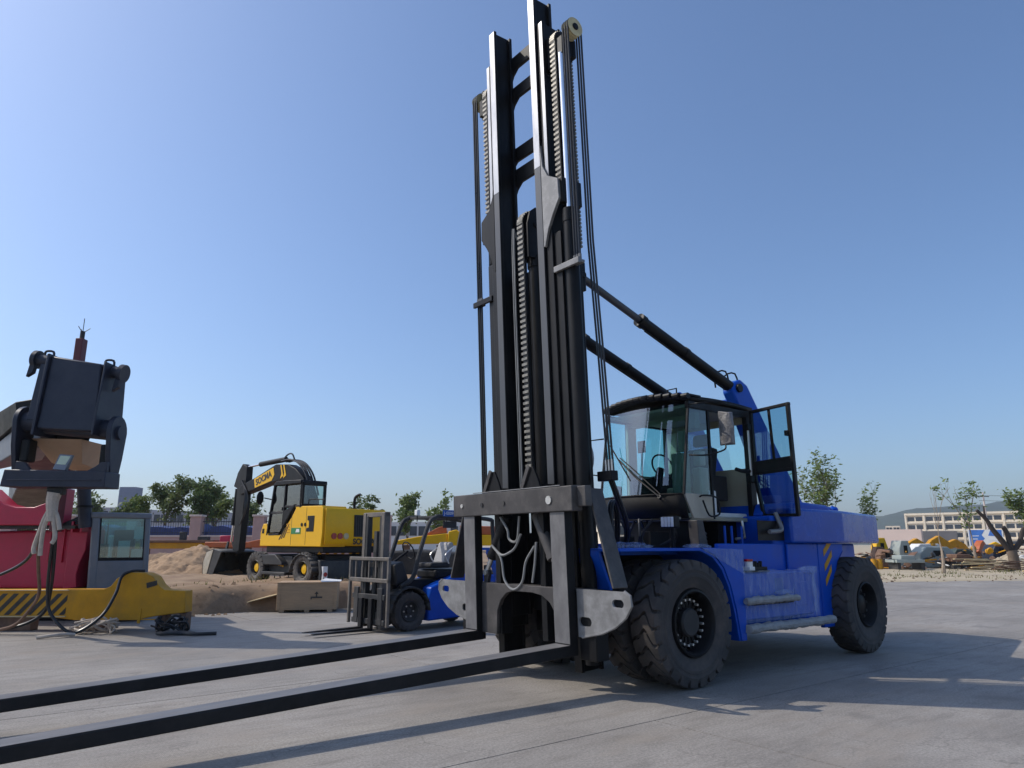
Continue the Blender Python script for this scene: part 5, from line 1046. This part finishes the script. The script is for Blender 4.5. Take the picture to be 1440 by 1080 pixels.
# ================================================================== crate, boards, lying booms
ck = thing('wooden_crate', 'plywood packing crate with painted mark standing on the concrete', 'crate', (-5.15, 18.75, 0), R(10))
MB().box(-.72, .72, -.42, .45, .06, .70).build('plywood_side', K['wood'], ck, .006)
for x in (-.72, .64): MB().box(x, x + .08, -.434, -.42, .06, .70).build('batten', K['wood'], ck, .004)
MB().box(-.74, .74, -.44, .47, .702, .722).build('lid', K['wood'], ck, .004)
MB().box(-.735, -.72, -.42, -.34, .06, .7).box(-.735, -.72, .37, .45, .06, .7).build('batten', K['wood'], ck, .004)
for x in (-.6, 0, .55): MB().box(x - .06, x + .06, -.42, .45, 0, .06).build('skid', K['wood'], ck, .004)
MB().box(.08, .36, -.438, -.436, .34, .375).box(.205, .235, -.438, -.436, .375, .46).prism([(.17, .44), (.27, .44), (.22, .50)], 'xz', -.438, -.436).box(.08, .11, -.438, -.436, .31, .34).build('painted_mark', K['stripeblk'], ck)
tag(MB().hexa([(-6.6, 18.4, .22), (-5.3, 18.5, .55), (-5.2, 19.2, .62), (-6.5, 19.3, .3)], [(-6.6, 18.4, .24), (-5.3, 18.5, .57), (-5.2, 19.2, .64), (-6.5, 19.3, .32)]).build('loose_board', K['plank'], None), 'pale loose board leaning against the left of the plywood crate', 'board')
tag(MB().hexa([(-4.75, 18.35, .725), (-4.30, 18.5, .73), (-4.4, 19.0, .73), (-4.8, 18.9, .725)], [(-4.78, 18.36, .76), (-4.30, 18.5, .74), (-4.4, 19.0, .75), (-4.8, 18.9, .79)]).build('paper_sheet', K['wht'], None), 'white sheet lying on the lid of the plywood crate', 'sheet')
pk = thing('slatted_pallet', 'small timber pallet on its edge right of the plywood crate', 'pallet', (-3.95, 19.9, .1))
for k in range(4): MB().box(-.3, .25, -.02, .02, .02 + .13 * k, .10 + .13 * k).build('slat', K['plank'], pk, .004)
for x in (-.28, .2): MB().box(x, x + .05, .022, .06, 0, .5).build('stringer', K['plank'], pk)
lb_ = thing('lying_boom', 'yellow and orange boom section lying behind the small forklift', 'boom section', (-3.8, 33, 0))
LB = Matrix.Translation((3.8, -33, 0))
MB(LB).prism([(-5.2, 1.62), (-4.4, 1.64), (-2.9, 1.66), (-2.9, 2.12), (-4.2, 1.98), (-5.2, 1.80)], 'xz', 32.6, 33.2).build('yellow_section', K['yellow'], lb_, .03)
MB(LB).prism([(-2.9, 1.58), (-.6, 1.58), (-.6, 2.05), (-2.2, 2.05), (-2.5, 2.28), (-2.85, 2.2)], 'xz', 32.5, 33.3).build('yellow_section', K['yellow'], lb_, .03)
MB(LB).prism([(-2.3, 2.053), (-.5, 2.053), (-.5, 2.42), (-2.35, 2.46)], 'xz', 32.55, 33.2).build('orange_cover', K['orange'], lb_, .03)
MB(LB).prism([(-4.1, 2.0), (-2.95, 2.15), (-3.0, 2.45), (-3.3, 2.40)], 'xz', 32.8, 33.3).build('orange_bracket', K['orange'], lb_, .02)
MB(LB).box(-5.4, .6, 32.6, 33.4, .2, .5).build('timber_base', K['rust'], lb_, .02)
for x in (-4.9, -3.4, -1.6, -.3): MB(LB).box(x, x + .25, 32.7, 33.3, .5, 1.6).build('trestle', K['rust'], lb_, .01)
tag(MB().prism([(-6.0, .9), (-5.2, 1.35), (-3.9, 1.45), (-2.0, 1.3), (-1.6, .3), (-6.2, .3)], 'xz', 29, 31).build('scrap_pile', K['dgrey'], None, .1), 'dark scrap machinery heap behind the small forklift', 'scrap heap')
ry = thing('orange_trailer_bed', 'orange and red trailer bed standing behind the excavator cab', 'trailer', (-10.5, 36, 0))
RY = Matrix.Translation((10.5, -36, 0))
MB(RY).prism([(-15.0, 1.50), (-9.2, 1.45), (-9.0, 2.35), (-10.2, 2.35), (-12.9, 1.75), (-15, 1.75)], 'xz', 35.5, 36.5).build('bed', K['orange'], ry, .03)
MB(RY).box(-14.8, -13, 35.6, 36.4, .2, 1.5).box(-10.5, -9.5, 35.6, 36.4, .2, 1.45).build('trestle', K['rust'], ry)
by = thing('lying_beam', 'long yellow beam with red end lying in front of the pink wall', 'beam', (-17, 40, 0))
BY = Matrix.Translation((17, -40, 0))
MB(BY).box(-20.6, -15.8, 39.6, 40.2, 1.40, 1.72).build('beam', K['yelold'], by, .02)
MB(BY).box(-20.8, -16.2, 39.5, 40.3, 1.722, 1.86).build('red_rail', K['rust'], by, .02)
MB(BY).box(-15.9, -15.2, 39.5, 40.3, 1.55, 2.1).build('red_end', K['red'], by, .04)
for x in (-20.2, -17.5, -15.9): MB(BY).box(x, x + .3, 39.7, 40.1, .2, 1.4).build('trestle', K['rust'], by)
MB(BY).box(-18.2, -17.9, 39.7, 40, 1.862, 2.3).box(-17.2, -16.6, 39.7, 40, 1.862, 2.05).build('fitting', K['dgrey'], by, .02)

# ================================================================== pink boundary wall with fence
PINK = mat('pink_render', (.50, .33, .29), .85, var=.1, dirt=(.40, .28, .22), damt=.4, ds=.8); CAPM = mat('pale_coping', (.62, .52, .46), .8, var=.1)
FENCE = mat('fence_iron', (.03, .035, .05), .5, var=.1)
wl = thing('boundary_wall', 'pink rendered boundary wall with iron railings and square pillars', 'wall', (-22, 45, 0))
WL = Matrix.Translation((22, -45, 0))
px0 = -43.0; step = 3.9; n9 = 10
for i in range(n9):
    x = px0 + i * step + .02
    MB(WL).box(x - .34, x + .34, 44.7, 45.3, .15, 3.30).build('pillar', PINK, wl, .02)
    MB(WL).box(x - .40, x + .40, 44.64, 45.36, 3.30, 3.42).build('pillar_cap', CAPM, wl, .02)
    if i < n9 - 1:
        MB(WL).box(x + .34, x + step - .34, 44.85, 45.15, .15, 2.08).build('wall_panel', PINK, wl); MB(WL).box(x + .34, x + step - .34, 44.80, 45.20, 2.08, 2.18).build('coping', CAPM, wl)
        rb2 = MB(WL); rb2.box(x + .34, x + step - .34, 44.98, 45.02, 2.30, 2.35).box(x + .34, x + step - .34, 44.98, 45.02, 2.98, 3.03)
        for k in range(21): xx = x + .42 + k * (step - .84) / 20; rb2.box(xx - .012, xx + .012, 44.99, 45.01, 2.18, 3.22)
        rb2.build('railing', FENCE, wl)
TARP = mat('blue_tarpaulin', (.035, .055, .17), .55, var=.2, vs=1)
for i, (a, b_) in enumerate(((-24.5, -20.4), (-20.2, -16.4), (-27.5, -25.2), (-16.0, -12.6))):
    vs = []; fs = []
    nn = 14
    for k in range(nn + 1):
        x = a + (b_ - a) * k / nn; h = 2.75 + .25 * noise.noise(Vector((x * .9, i, 0))) - (.4 if k in (0, nn) else 0)
        vs += [(x, 48, .3), (x, 48.05, h), (x, 49.2, h + .1), (x, 50.5, h - .1), (x, 50.5, .3)]
    for k in range(nn):
        for j in range(4): fs.append((k * 5 + j, (k + 1) * 5 + j, (k + 1) * 5 + j + 1, k * 5 + j + 1))
    fs += [(0, 1, 2, 3, 4), tuple(nn * 5 + j for j in (4, 3, 2, 1, 0))]
    tag(MB().add(vs, fs).build('covered_stack', TARP, None, ang=60), ('blue tarpaulin stack behind the railings, widest, left of the thick pillar', 'blue tarpaulin stack behind the railings right of the thick pillar', 'small blue tarpaulin stack behind the railings by the loose cab', 'blue tarpaulin stack behind the railings near the excavator arm')[i], 'stack', 'tarpaulin stacks behind the wall')
# ================================================================== trees
LEAF = [leafmat('leaf_dark', (.065, .11, .03), (.12, .17, .05)), leafmat('leaf_mid', (.09, .13, .035), (.17, .21, .07)), leafmat('leaf_pale', (.11, .16, .04), (.19, .24, .07))]
BARK = mat('bark', (.16, .12, .085), .9, var=.25, vs=6, bump=.5, bs=20); BARKD = mat('dark_bark', (.055, .042, .034), .9, var=.25, vs=6, bump=.5, bs=20); BARKP = mat('pale_bark', (.30, .24, .18), .9, var=.2, vs=6, bump=.4, bs=20)
def tree(name, label, x, y, z0, H, rx, crown0, n_leaf, leaf, ls, seed, bark=BARK, r0=.12, dens=1.0, lobes=14, lean=0, group=None, levels=3, bare=0.0, stems=1):
    rnd = random.Random(seed); t = thing(name, label, 'tree', (x, y, z0), 0, group)
    tk = MB(); tips = []
    def grow(p, d, L, r, lev):
        n = 4; P = [p]; q = p
        for i in range(n):
            d = (d + Vector((rnd.uniform(-1, 1), rnd.uniform(-1, 1), rnd.uniform(-.3, .5))) * (.16 if lev == 0 else .26)).normalized(); q = q + d * (L / n); P.append(q)
        tk.tube(P, [r, r * .9, r * .8, r * .68, r * .55], 8 if lev == 0 else 5)
        if lev >= levels: tips.append(q); return
        k = rnd.choice((2, 3, 3)) if lev else rnd.choice((3, 4))
        for i in range(k):
            a = rnd.uniform(0, 6.28) if lev else 6.28 * i / k + rnd.uniform(-.4, .4)
            sp = rnd.uniform(.45, .95); nd = (d + Vector((math.cos(a), math.sin(a), 0)) * sp + Vector((0, 0, .15))).normalized()
            st = P[-1] if i < 2 else P[rnd.choice((2, 3))]
            grow(st, nd, L * rnd.uniform(.55, .8) * (1 if lev else .9), r * .55, lev + 1)
            if lev >= 1: tips.append(st)
    for s_ in range(stems):
        grow(Vector((rnd.uniform(-.1, .1) * (stems > 1) * 2, rnd.uniform(-.1, .1), 0)), Vector((lean + rnd.uniform(-.12, .12) * stems, 0, 1)).normalized(), crown0 * H, r0, 0)
    zt = max(p.z for p in tips); rr = max(math.hypot(p.x, p.y) for p in tips) + 1e-6
    f = Vector((rx / rr * .9, rx / rr * .9, (H * .97) / zt))
    tk.v = [Vector((v.x * (f.x if v.z > crown0 * H * .6 else 1 + (f.x - 1) * max(0, v.z / (crown0 * H * .6))), v.y * (f.y if v.z > crown0 * H * .6 else 1), v.z * f.z)) for v in tk.v]
    tips = [Vector((p.x * f.x, p.y * f.y, p.z * f.z)) for p in tips]
    tk.build('trunk', bark, t, fix=False)
    if n_leaf:
        use = [p for p in tips if rnd.random() > bare]; vs = []; fs = []
        cl = [(p, rnd.uniform(.22, .5) * rx * .62) for p in use]
        for k in range(n_leaf):
            c, cr = rnd.choice(cl); g = Vector((rnd.gauss(0, .5), rnd.gauss(0, .5), rnd.gauss(0, .38))) * cr
            p = c + g; s = ls * rnd.uniform(.6, 1.3)
            a = Vector((rnd.gauss(0, 1), rnd.gauss(0, 1), rnd.gauss(0, .6))).normalized(); b = a.orthogonal().normalized(); b = (b + a.cross(b) * rnd.uniform(-1, 1)).normalized()
            i0 = len(vs); vs += [p - a * s, p + b * s * .45, p + a * s, p - b * s * .45]; fs.append((i0, i0 + 1, i0 + 2, i0 + 3))
        MB().add(vs, fs).build('crown', LEAF[leaf], t, smooth=False, fix=False)
    return t
G1 = 'trees behind the pink wall'
def wt(*a, **k): return tree('yard_tree', *a, group=G1, **k)
wt('broad green tree behind the pink wall, tallest left of the excavator', -27.4, 57, .2, 6.7, 2.2, .34, 3400, 1, .15, 1)
wt('dense dark green tree behind the railings just left of the excavator arm', -23.3, 56, .2, 6.4, 2.1, .34, 3400, 0, .15, 2)
wt('low yellow-green tree between the blue block and the tall broad tree', -30.8, 58, .2, 5.3, 2.3, .3, 3000, 2, .15, 3)
wt('thin half bare tree beside the dark lift cylinder', -31.0, 52, .2, 6.5, 1.8, .34, 500, 1, .13, 4, bare=.5, bark=BARKP)
wt('small grey-green tree beneath the boom head, left of the lift cylinder', -36.5, 54, .2, 5.2, 2.2, .32, 2000, 2, .15, 5, bare=.1)
wt('yellow-green bush tree seen under the boom head at the far left', -39.5, 55, .2, 4.6, 1.9, .3, 1700, 2, .15, 6)
wt('green tree seen between the excavator arm and its cab', -19.5, 55, .2, 4.8, 1.9, .32, 2400, 1, .15, 7)
wt('small tree top showing just right of the excavator cab', -12.2, 56, .2, 5.1, 1.1, .4, 900, 1, .15, 8)
wt('small round tree above the excavator exhaust and housing', -10.7, 54, .2, 5.0, 1.3, .4, 1200, 1, .15, 9)
wt('round grey-green tree above the small forklift guard', -7.7, 54, .2, 5.2, 1.5, .4, 1500, 2, .16, 10)
wt('sparse tree above the blue number plate beside the carriage beam', -5.1, 53, .2, 5.3, 1.3, .4, 800, 2, .15, 16, bare=.25)
wt('grey-green tree peeping between the two tall trees by the railings', -25.4, 61, .2, 5.6, 2.0, .3, 2200, 2, .16, 41)
wt('dull green tree behind the bare one beside the lift cylinder', -34.0, 60, .2, 5.4, 2.2, .3, 2400, 1, .16, 42)
G2 = 'trees by the junk yard'
def rt(*a, **k): return tree('roadside_tree', *a, group=G2, **k)
rt('tall airy green tree rising behind the open cab door', 21.7, 50, .1, 8.0, 1.9, .34, 1500, 2, .15, 21, bark=BARKP, stems=3, r0=.08)
rt('thin pale green sapling above the counterweight of the big forklift', 24.6, 50, .1, 6.0, 1.2, .45, 480, 2, .13, 22, bark=BARK, r0=.09, bare=.2)
rt('bare grey tree with straight pale trunk in front of the factory', 22.9, 39, .15, 4.9, 1.0, .46, 0, 2, .1, 31, bark=BARKP, r0=.11)
rt('slim leaning tree with sparse leaves in front of the billboard', 30.6, 48.2, .15, 5.9, 2.0, .5, 420, 2, .13, 24, bark=BARKP, r0=.13, bare=.35, lean=-.10)
rt('bright green tree at the far right edge above the factory roof', 44.0, 62, .1, 6.0, 2.4, .36, 2400, 2, .17, 26)
# pollarded dark tree
pt = thing('pollarded_tree', 'stout dark pollarded tree with lopped limbs at the right edge', 'tree', (30.2, 44, .12), 0, G2)
MB().tube([(0, 0, -.1), (.02, 0, .5), (-.05, 0, 1.15)], [.30, .25, .27], 12, 4).build('trunk', BARK, pt)
MB().tube([(-.05, 0, 1.0), (-.5, .05, 1.7), (-1.0, .1, 2.5), (-1.25, .1, 3.0), (-1.75, .1, 3.55)], [.19, .17, .14, .12, .09], 9, 4).tube([(-1.25, .1, 3.0), (-1.3, .1, 3.4), (-1.28, .1, 3.8)], [.07, .06, .045], 7).tube([(0, 0, 1.0), (-.1, 0, 1.7), (-.15, .05, 2.2), (-.35, 0, 2.55)], [.17, .15, .14, .13], 9, 4).tube([(.02, 0, 1.1), (.5, 0, 1.6), (.75, 0, 2.2), (.9, 0, 2.5)], [.17, .15, .13, .1], 9, 4).tube([(.0, 0, 1.2), (.4, .1, 1.35), (1.0, .1, 1.8)], [.12, .1, .08], 8, 3).build('limbs', BARKD, pt)

# ================================================================== far buildings
WALLW = mat('cream_render', (.82, .71, .55), .85, var=.06, vs=.2, dirt=(.45, .38, .30), damt=.25, ds=.15); WALLP = mat('pink_shed_wall', (.74, .58, .50), .85, var=.06, vs=.2)
WALLG = mat('grey_render', (.42, .42, .44), .85, var=.1, vs=.2); GLZ = mat('dark_window', (.05, .06, .075), .2, var=.2, vs=.5); WALLB = mat('blue_grey_block', (.16, .19, .28), .7, var=.08, vs=.3)
def block(name, label, x0, x1, y, d, z1, m, floors, bays, fh, z0=0, rot=0, frame=True, cat='building', group=None, win=(.72, .5), skip=0):
    t = thing(name, label, cat, (x0, y, 0), rot, group); w = x1 - x0
    MB().box(0, w, 0, d, z0 - .5, z1).build('wall', m, t)
    bw = w / bays
    for f in range(skip, floors):
        zb = z1 - (f + 1) * fh + fh * .28
        for b in range(bays):
            for hlf in (0, 1):
                xa = b * bw + bw * (.10 + .44 * hlf); o = MB().box(xa, xa + bw * .36, -.06, -.02, zb, zb + fh * win[1]).build('window', GLZ, t)
        if frame: MB().box(-.1, w + .1, -.35, -.002, zb - fh * .30, zb - fh * .12).build('ledge', m, t)
    if frame:
        for b in range(bays + 1): MB().box(b * bw - .3, b * bw + .3, -.45, -.003, z0, z1 - .05).build('pier', m, t)
        MB().box(-.3, w + .3, -.55, d + .2, z1, z1 + .7).build('parapet', m, t)
    return t
block('factory', 'long cream factory with rows of windows beyond the junk yard', 142.9, 220, 262, 18, 11.7, WALLW, 4, 13, 2.85, rot=R(-42))
block('low_shed', 'low pink shed in front of the left end of the cream factory', 120.5, 133.5, 240, 8, 6.3, WALLP, 1, 2, 3, frame=False, skip=1, rot=R(-33))
block('grey_shed', 'dark grey shed between the pink shed and the cream factory', 138.5, 149, 246, 8, 5.9, mat('dark_shed_sheet', (.16, .15, .15), .8, var=.1, vs=.2), 1, 2, 3, frame=False, skip=1, rot=R(-33))
block('roof_hut', 'pale hut with bright panels above the pink shed', 129, 133.4, 250, 4, 7.7, WALLW, 1, 2, 1.6, rot=R(-33), frame=False, win=(.7, .4))
block('office_block', 'tall blue-grey block above the trees behind the pink wall', -112.5, -107.8, 205, 4, 17.6, WALLB, 1, 2, 3, frame=False, skip=1)
block('white_office', 'white building with window rows behind the broad green tree', -62.5, -49, 120, 12, 7.0, WALLG, 2, 5, 2.6, frame=False)
block('white_annex', 'pale grey building low behind the trees by the lift cylinder', -76, -64, 120, 12, 7.6, WALLG, 2, 4, 2.6, frame=False)
block('white_workshop', 'white building behind the small forklift and the sparse trees', -19, -6.5, 110, 10, 4.9, mat('white_render', (.66, .66, .64), .85, var=.08, vs=.2), 1, 4, 2.8, frame=False)
block('far_annex', 'small white shed seen behind the big forklift cab and hoses', 14.0, 22.0, 110, 10, 5.0, WALLW, 1, 2, 2.8, frame=False)
# billboard
bb = thing('billboard', 'blue and white billboard on posts in front of the cream factory', 'billboard', (78.5, 120, 0), R(-30))
MB().box(-2.6, 2.3, 0, .15, 1.2, 3.95).build('panel', K['wht'], bb)
SKB = mat('billboard_blue', (.05, .18, .55), .5, var=.2, vs=.6)
MB().prism([(-2.4, 1.42), (-.6, 1.42), (-.9, 2.0), (-.3, 2.5), (-.7, 3.1), (-.2, 3.93), (-2.4, 3.93)], 'xz', -.02, -.004).build('printed_blue', SKB, bb)
MB().prism([(.2, 3.0), (2.1, 2.8), (2.1, 3.93), (.6, 3.93)], 'xz', -.02, -.004).build('printed_blue', SKB, bb)
for z, a, b_ in ((2.9, -2.0, -1.1), (2.4, -2.1, -1.3), (2.2, .3, 1.6), (1.8, .4, 1.4)): MB().box(a, b_, -.03, -.022, z, z + .12).build('printed_line', K['wht'], bb)
for x in (-1.8, 1.5): MB().box(x, x + .15, .16, .3, -.3, 3.9).build('post', K['dgrey'], bb)
# power poles
for i, (x, y, h) in enumerate(((92, 140, 11.5), (106, 140, 13.0), (115, 140, 12.6))):
    t = thing('power_pole', ('concrete power pole above the left end of the billboard', 'concrete power pole with crossarm right of the billboard', 'rightmost concrete power pole before the green tree')[i], 'pole', (x, y, 0), 0, 'power poles')
    MB().cyl((0, 0, -.2), (0, 0, h), .22, .14, n=10).build('pole', CAPM, t); MB().box(-1.1, 1.1, -.06, .06, h - .9, h - .75).build('crossarm', K['dgrey'], t)
    for q in (-1, 0, 1): MB().cyl((q, 0, h - .75), (q, 0, h - .5), .06, n=6).build('insulator', K['wht'], t)
for z in (0, 1): tag(MB().tube([(91, 139.9, 10.9 - z), (99, 139.9, 10.9 - z), (106, 139.9, 12.4 - z), (115, 139.9, 12.0 - z), (150, 139.9, 12 - z)], .03, 5, 3).build('power_line', K['black'], None), ('upper' if z == 0 else 'lower') + ' cable strung between the concrete power poles', 'cable')

# ================================================================== junk yard on the right
rnd = random.Random(33)
def junk(name, label, x, y, w, h, m, z0=.12, kind=0, d=1.2, rz=0, cat='machine part'):
    t = thing(name, label, cat, (x, y, z0), rz, 'machine parts in the junk yard')
    if kind == 0:      # arched boom piece on trestles
        P = [(-w / 2, h * .55), (-w * .2, h * .85), (w * .1, h), (w * .4, h * .8), (w / 2, h * .62), (w * .5, h * .45), (w * .1, h * .7), (-w * .3, h * .5)]
        MB().prism(P, 'xz', 0, .5).build('boom_piece', m, t, .03)
        for q in (-.3, .32): MB().box(q * w, q * w + .25, .05, .4, 0, h * .55).build('trestle', K['rust'], t)
    elif kind == 1:    # machine housing with opening
        MB().prism([(-w / 2, 0), (w / 2, 0), (w / 2, h * .55), (w * .25, h), (-w * .3, h), (-w / 2, h * .7)], 'xz', 0, d).build('housing', m, t, .05)
        MB().box(-w * .15, w * .12, -.03, -.004, h * .55, h * .82).build('opening', K['black'], t)
        MB().box(-w * .45, w * .45, -.1, d, -.05, .0).build('skid', K['rust'], t)
    elif kind == 2:    # chassis frame
        MB().box(-w / 2, w / 2, 0, .18, h * .5, h * .72).build('rail', m, t, .02); MB().box(-w / 2, w / 2, d, d + .18, h * .5, h * .72).build('rail', m, t, .02)
        for k in range(5): MB().box(-w / 2 + k * w / 4 - .08, -w / 2 + k * w / 4 + .08, .18, d, h * .52, h * .68).build('cross_member', m, t)
        for q in (-.45, .4): MB().box(q * w, q * w + .2, .1, d, 0, h * .5).build('leg', K['dgrey'], t)
        MB().box(-w * .3, w * .2, .1, d, h * .72, h).build('top_box', m, t, .03)
    return t
pale = mat('pale_green_paint', (.33, .37, .34), .6, var=.15, dirt=DUST, damt=.4)
junk('machine_tower', 'pale green machine housing with square opening among the yard scrap', 25.4, 47, .85, 1.75, pale, kind=1, cat='machine')
junk('flat_frame', 'low pale frame on legs in front of the pale green housing', 24.0, 44, 1.7, .85, pale, kind=2, cat='frame')
junk('boom_piece', 'yellow boom piece just right of the pale green housing', 30.2, 54.5, 2.0, 1.95, K['yelold'], kind=0)
junk('boom_piece', 'yellow boom piece behind the bare grey tree', 32.2, 55, 2.1, 2.15, K['yelold'], kind=0)
junk('boom_piece', 'yellow and rusty boom piece between the bare tree and the slim tree', 34.0, 56, 2.3, 1.9, K['yelold'], kind=0)
junk('boom_piece', 'orange boom piece right of the slim leaning tree', 34.3, 53, 1.3, 1.8, K['orange'], kind=0, rz=.5)
junk('boom_piece', 'yellow boom piece between the orange boom and the pollarded tree', 36.4, 55, 1.8, 1.7, K['yellow'], kind=0, rz=-.3)
junk('yellow_hull', 'yellow machine hull at the left end of the yard, by the rear wheel', 25.7, 50.5, .9, 1.95, K['yellow'], kind=1, cat='machine', d=.8)
junk('scrap_engine', 'rusty engine block left of the pale green housing', 24.4, 47.4, 1.0, 1.2, K['rust'], kind=1, cat='engine', d=.7)
junk('pale_deck', 'long pale green deck with slots behind the bare tree', 28.4, 48.5, 2.5, 1.35, pale, kind=1, d=1.4, cat='deck')
junk('dark_container', 'dark green skip box behind the slim leaning tree', 31.0, 50, 1.5, 1.2, mat('dark_green_paint', (.045, .07, .06), .6, var=.2), kind=1, cat='skip')
junk('rusty_chassis', 'rusty frame behind the timber pile', 28.6, 46.0, 1.8, .9, K['rust'], kind=2, cat='frame')
junk('blue_box', 'blue scrap housing half hidden behind the pollarded tree', 33.0, 49.0, 1.4, 1.5, K['navy'], kind=1, cat='machine')
junk('grey_gate', 'grey upright panel box right of the pollarded trunk', 31.6, 44.2, .55, 1.2, K['grey'], kind=1, cat='box', d=.3)
junk('rusty_drum', 'rusty housing between the yellow hull and the rusty engine block', 24.9, 49.2, .8, 1.35, K['rust'], kind=1, cat='machine', d=.7)
junk('grey_tank', 'pale grey tank body behind the long pale deck', 29.9, 52, 2.4, 1.55, K['white'], kind=1, cat='tank')
for i in range(2):
    t = thing('yellow_barrel', ('yellow barrel beside the rear tyre, left one', 'yellow barrel beside the rear tyre, right one')[i], 'barrel', (22.35 + .36 * i, 45.2, .12), 0, 'yellow barrels')
    MB().lathe([(0, 0), (.16, 0), (.17, .2), (.16, .22), (.17, .4), (.16, .42), (.16, .62), (0, .62)], (0, 0, 0), (0, 0, 1), 16).build('drum', K['yelold'], t)
    MB().lathe([(.0, .625), (.14, .625), (.155, .635), (0, .64)], (0, 0, 0), (0, 0, 1), 16).build('drum_lid', K['yelold'], t)
# timber piles
def planks(name, label, x, y, w, n, seed, m, z=.12):
    rnd = random.Random(seed); t = thing(name, label, 'timber pile', (x, y, z), 0)
    for k in range(n):
        L = w * rnd.uniform(.5, 1); a = rnd.uniform(-.25, .25); zz = .06 + .055 * k; xx = rnd.uniform(-.2, .2) * w; yy = rnd.uniform(-.3, .3); tl = rnd.uniform(-.05, .05)
        dx = L / 2 * math.cos(a); dy = L / 2 * math.sin(a)
        MB().beam((xx - dx, yy - dy, zz - tl), (xx + dx, yy + dy, zz + tl), .14, .045).build('plank', m if rnd.random() < .75 else K['rust'], t)
    return t
planks('timber_pile', 'pale timber pile beneath the slim leaning tree', 27.4, 42.8, 2.6, 12, 3, K['plank'])
planks('timber_pile', 'weathered timber pile left of the pollarded trunk', 28.9, 42.4, 2.4, 10, 8, K['rust'])
planks('timber_pile', 'broken timber scattered at the foot of the pollarded tree', 31.4, 42.2, 3.2, 10, 9, K['rust'])
pl_ = thing('pallet', 'timber pallet lying at the right end of the timber piles', 'pallet', (29.2, 40.6, .05))
for k in range(3): MB().box(-.55, .55, -.02 + .25 * k, .06 + .25 * k, .04, .14).build('stringer', K['plank'], pl_)
for k in range(6): MB().box(-.55 + .2 * k, -.43 + .2 * k, -.05, .6, .142, .165).build('slat', K['plank'], pl_)
hp = heap('sand_heap', 31.3, 46.0, 2.4, 1.5, 1.0, .1, SANDY, 'pale sand heap behind the timber piles', 'sand heap', 21)
heap('rubble_heap', 36.0, 47, 3.0, 2.0, 1.5, .1, mat('rubble', (.22, .18, .15), .9, var=.4, vs=2, bump=.8), 'dark rubble heap at the right edge behind the pollarded tree', 'rubble heap', 31)
# loose scrap: too small and jumbled to count
rnd = random.Random(77)
for nm, lab, m_, cnt, zt in (('scrap_metal', 'jumble of rusty scrap metal lying through the junk yard', K['rust'], 330, 1.2), ('yellow_scrap', 'jumble of small yellow machine scraps through the junk yard', K['yelold'], 110, 1.7), ('dark_scrap', 'jumble of dark bars and plates through the junk yard', K['dgrey'], 260, 1.5), ('pale_scrap', 'jumble of pale sheet and pipe scraps through the junk yard', K['white'], 120, 1.1)):
    sc = MB()
    for k in range(cnt):
        x = rnd.uniform(23.6, 42); y = rnd.uniform(45.5, 55) + (x - 22) * .12; z = rnd.uniform(.1, zt) * rnd.random() ** .7 + .08; L = rnd.uniform(.15, 1.0); a = rnd.uniform(0, 6.28); e = rnd.uniform(-.7, .7)
        q = (x + L * math.cos(a), y + L * math.sin(a), max(.08, z + L * e * .5)); kind = rnd.random()
        if kind < .45: sc.beam((x, y, z), q, rnd.uniform(.03, .12), rnd.uniform(.03, .10))
        elif kind < .7: sc.cyl((x, y, z), q, rnd.uniform(.02, .09), n=7)
        elif kind < .85: sc.beam((x, y, z), q, rnd.uniform(.2, .5), .03, (rnd.uniform(-1, 1), 0, 1))
        else: sc.lathe([(.0, -.08), (.16, -.08), (.2, 0), (.16, .08), (0, .08)], (x, y, z), (rnd.uniform(-1, 1), 1, rnd.uniform(-.5, .5)), 10)
    tag(sc.build(nm, m_, None), lab, 'scrap', kind='stuff')
# dry grass tufts
gm = leafmat('dry_grass', (.20, .17, .06), (.12, .14, .04)); gr_ = MB()
for k in range(2600):
    x = rnd.uniform(17, 40) if k > 500 else rnd.uniform(-14, -5); t_ = rnd.uniform(1.5, 9) if k > 500 else rnd.uniform(3, 8)
    if noise.noise(Vector((x * .5, t_ * .5, 3))) < .05: continue
    y = edge_y(x) + t_; z = terr(x, t_) - .02; h = rnd.uniform(.06, .22); a = rnd.uniform(0, 6.28); w_ = .025
    i0 = len(gr_.v); gr_.add([(x - w_ * math.cos(a), y - w_ * math.sin(a), z), (x + w_ * math.cos(a), y + w_ * math.sin(a), z), (x + rnd.uniform(-.1, .1), y + rnd.uniform(-.1, .1), z + h)], [(0, 1, 2)])
tag(gr_.build('dry_grass', gm, None, smooth=False, fix=False), 'thin dry grass on the sandy verge and dirt', 'grass', kind='stuff')

# ================================================================== air
haze = MB().box(-1600, 2700, -350, 2200, -3, 135).build('haze', None, None, smooth=False)
hm = bpy.data.materials.new('haze'); hm.use_nodes = True; hn = hm.node_tree.nodes; hn.remove(hn['Principled BSDF'])
pv = hn.new('ShaderNodeVolumePrincipled'); pv.inputs['Color'].default_value = (.88, .94, 1, 1); pv.inputs['Density'].default_value = .00022; pv.inputs['Anisotropy'].default_value = .2
hm.node_tree.links.new(pv.outputs[0], hn['Material Output'].inputs['Volume']); haze.data.materials.append(hm); tag(haze, 'thin bluish haze in the air over the yard and hills', 'haze', kind='stuff')
